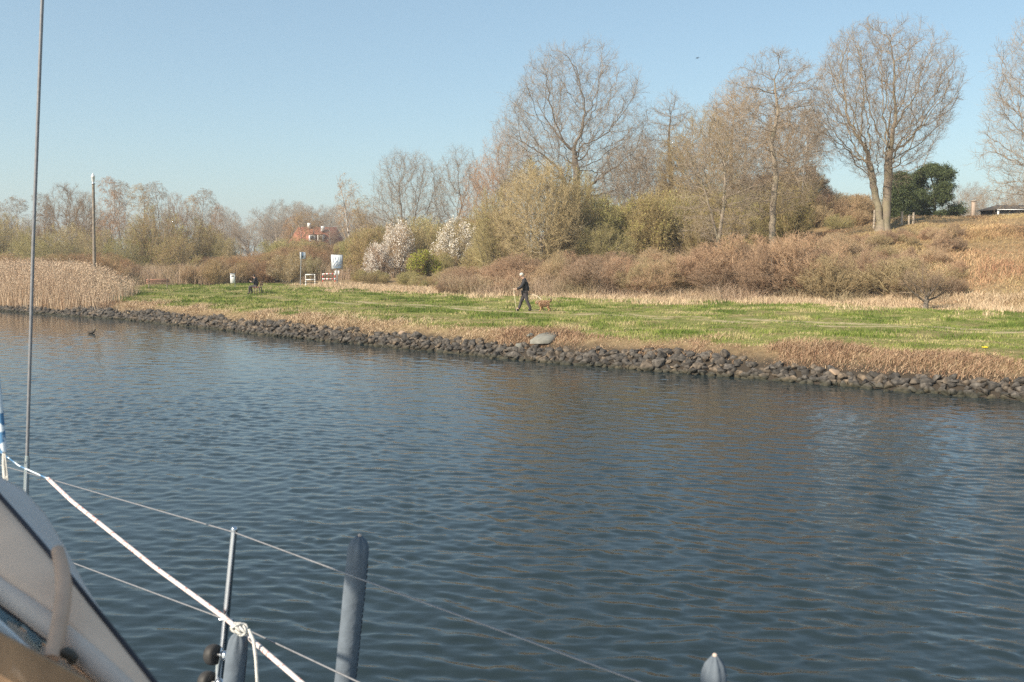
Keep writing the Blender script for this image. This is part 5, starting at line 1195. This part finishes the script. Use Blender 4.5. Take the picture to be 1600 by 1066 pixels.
FC = plain('fender_cover', (.115, .14, .17), .9, var=.12, scale=25, bump=.25)
def fender(top, bot, r, lab, seed, rope=False):
    top = np.array(top); bot = np.array(bot); ax = top - bot; L = np.linalg.norm(ax); ax /= L; e = empty('fender', bot); U = np.cross(ax, [0, 1., 0]); U /= np.linalg.norm(U); V3 = np.cross(ax, U); rr = np.random.RandomState(seed)
    m = 32; aa = np.arange(m) * 2 * np.pi / m; prof = [(.02, 0), (.7, .005), (.95, .03)] + [(1.0 + .012 * math.sin(i * 1.7 + seed), .06 + (L - .14) * i / 10) for i in range(11)] + [(.98, L - .055), (.9, L - .035), (.66, L - .016), (.36, L - .004), (.2, L + .002), (.02, L + .002)]
    v = []
    for (q, z) in prof:
        gather = np.clip((z - (L - .075)) / .07, 0, 1); 
        for a in aa: w_ = q * r * (1 + gather * .16 * math.cos(a * 7 + .6 * seed) * (q > .1)); v.append(ax * z + (U * math.cos(a) + V3 * math.sin(a)) * w_)
    g = Geo(); g.add(v, [[i * m + j, i * m + (j + 1) % m, (i + 1) * m + (j + 1) % m, (i + 1) * m + j] for i in range(len(prof) - 1) for j in range(m)]); g.build('cover', FC, e, True)
    g = Geo(); blob(g, ax * (L + .002), (r * .2, r * .2, r * .2), 10, 8); g.build('eye_knob', plain('rope_tan', (.50, .40, .34), .8), e, True)
    g = Geo(); sd = (U * .8 + V3 * -.55); sd /= np.linalg.norm(sd); sd = U if U[0] > 0 else -U
    for i in range(26): z = .06 + i * (L - .14) / 26; q = sd * r * 1.0; g.tube([ax * z + q, ax * (z + .012) + q * 1.02], .0016, 5)
    g.build('stitching', PIPE_, e); tag(e, lab, 'fender', None); return e
fender(at(562, 838, 2.9), at(533, 1125, 2.98), .0325, 'tall upright fender in grey blue cover, crossed by the guard wire', 1)
fender(at(1117, 1026, 2.12), at(1108, 1290, 2.14), .0290, 'fender in grey cover of which only the gathered top shows at the bottom edge', 2)
fender(at(373, 989, 3.12), at(356, 1150, 3.14), .0335, 'grey covered fender tied with a knot beside the stanchion and rollers', 3)
g = Geo(); c = at(374, 984, 3.08); rr = np.random.RandomState(3)
for i in range(4):
    a0 = i * .8; pts = [c + np.array([.024 * math.cos(t + a0), .012 * math.sin(t * 2), .017 * math.sin(t + a0 * .5)]) for t in np.linspace(0, 6.28, 18)]; g.tube(np.array(pts), .0042, 6, caps=False)
pts = [c + [.03, 0, 0], at(396, 1000, 3.06), at(400, 1030, 3.05), at(403, 1080, 3.04)]; g.tube(np.array(pts), .0058, 8)
o = g.build('knotted_line', RW, None, True); tag(o, 'white knotted line with a hanging tail on top of the tied fender', 'rope')

# ------------------------------------------------------------------ the air
g = Geo(); g.box((0, 640, 26), (1500, 1500, 64)); hz, t_, b_ = newmat('haze_air'); t_.nodes.remove(b_)
pv = t_.nodes.new('ShaderNodeVolumePrincipled'); pv.inputs['Color'].default_value = (.86, .90, .95, 1); pv.inputs['Density'].default_value = HAZE; pv.inputs['Anisotropy'].default_value = .2
t_.links.new(pv.outputs[0], t_.nodes['Material Output'].inputs['Volume']); tag(g.build('haze', hz), 'thin pale haze in the air', 'haze', kind='stuff')
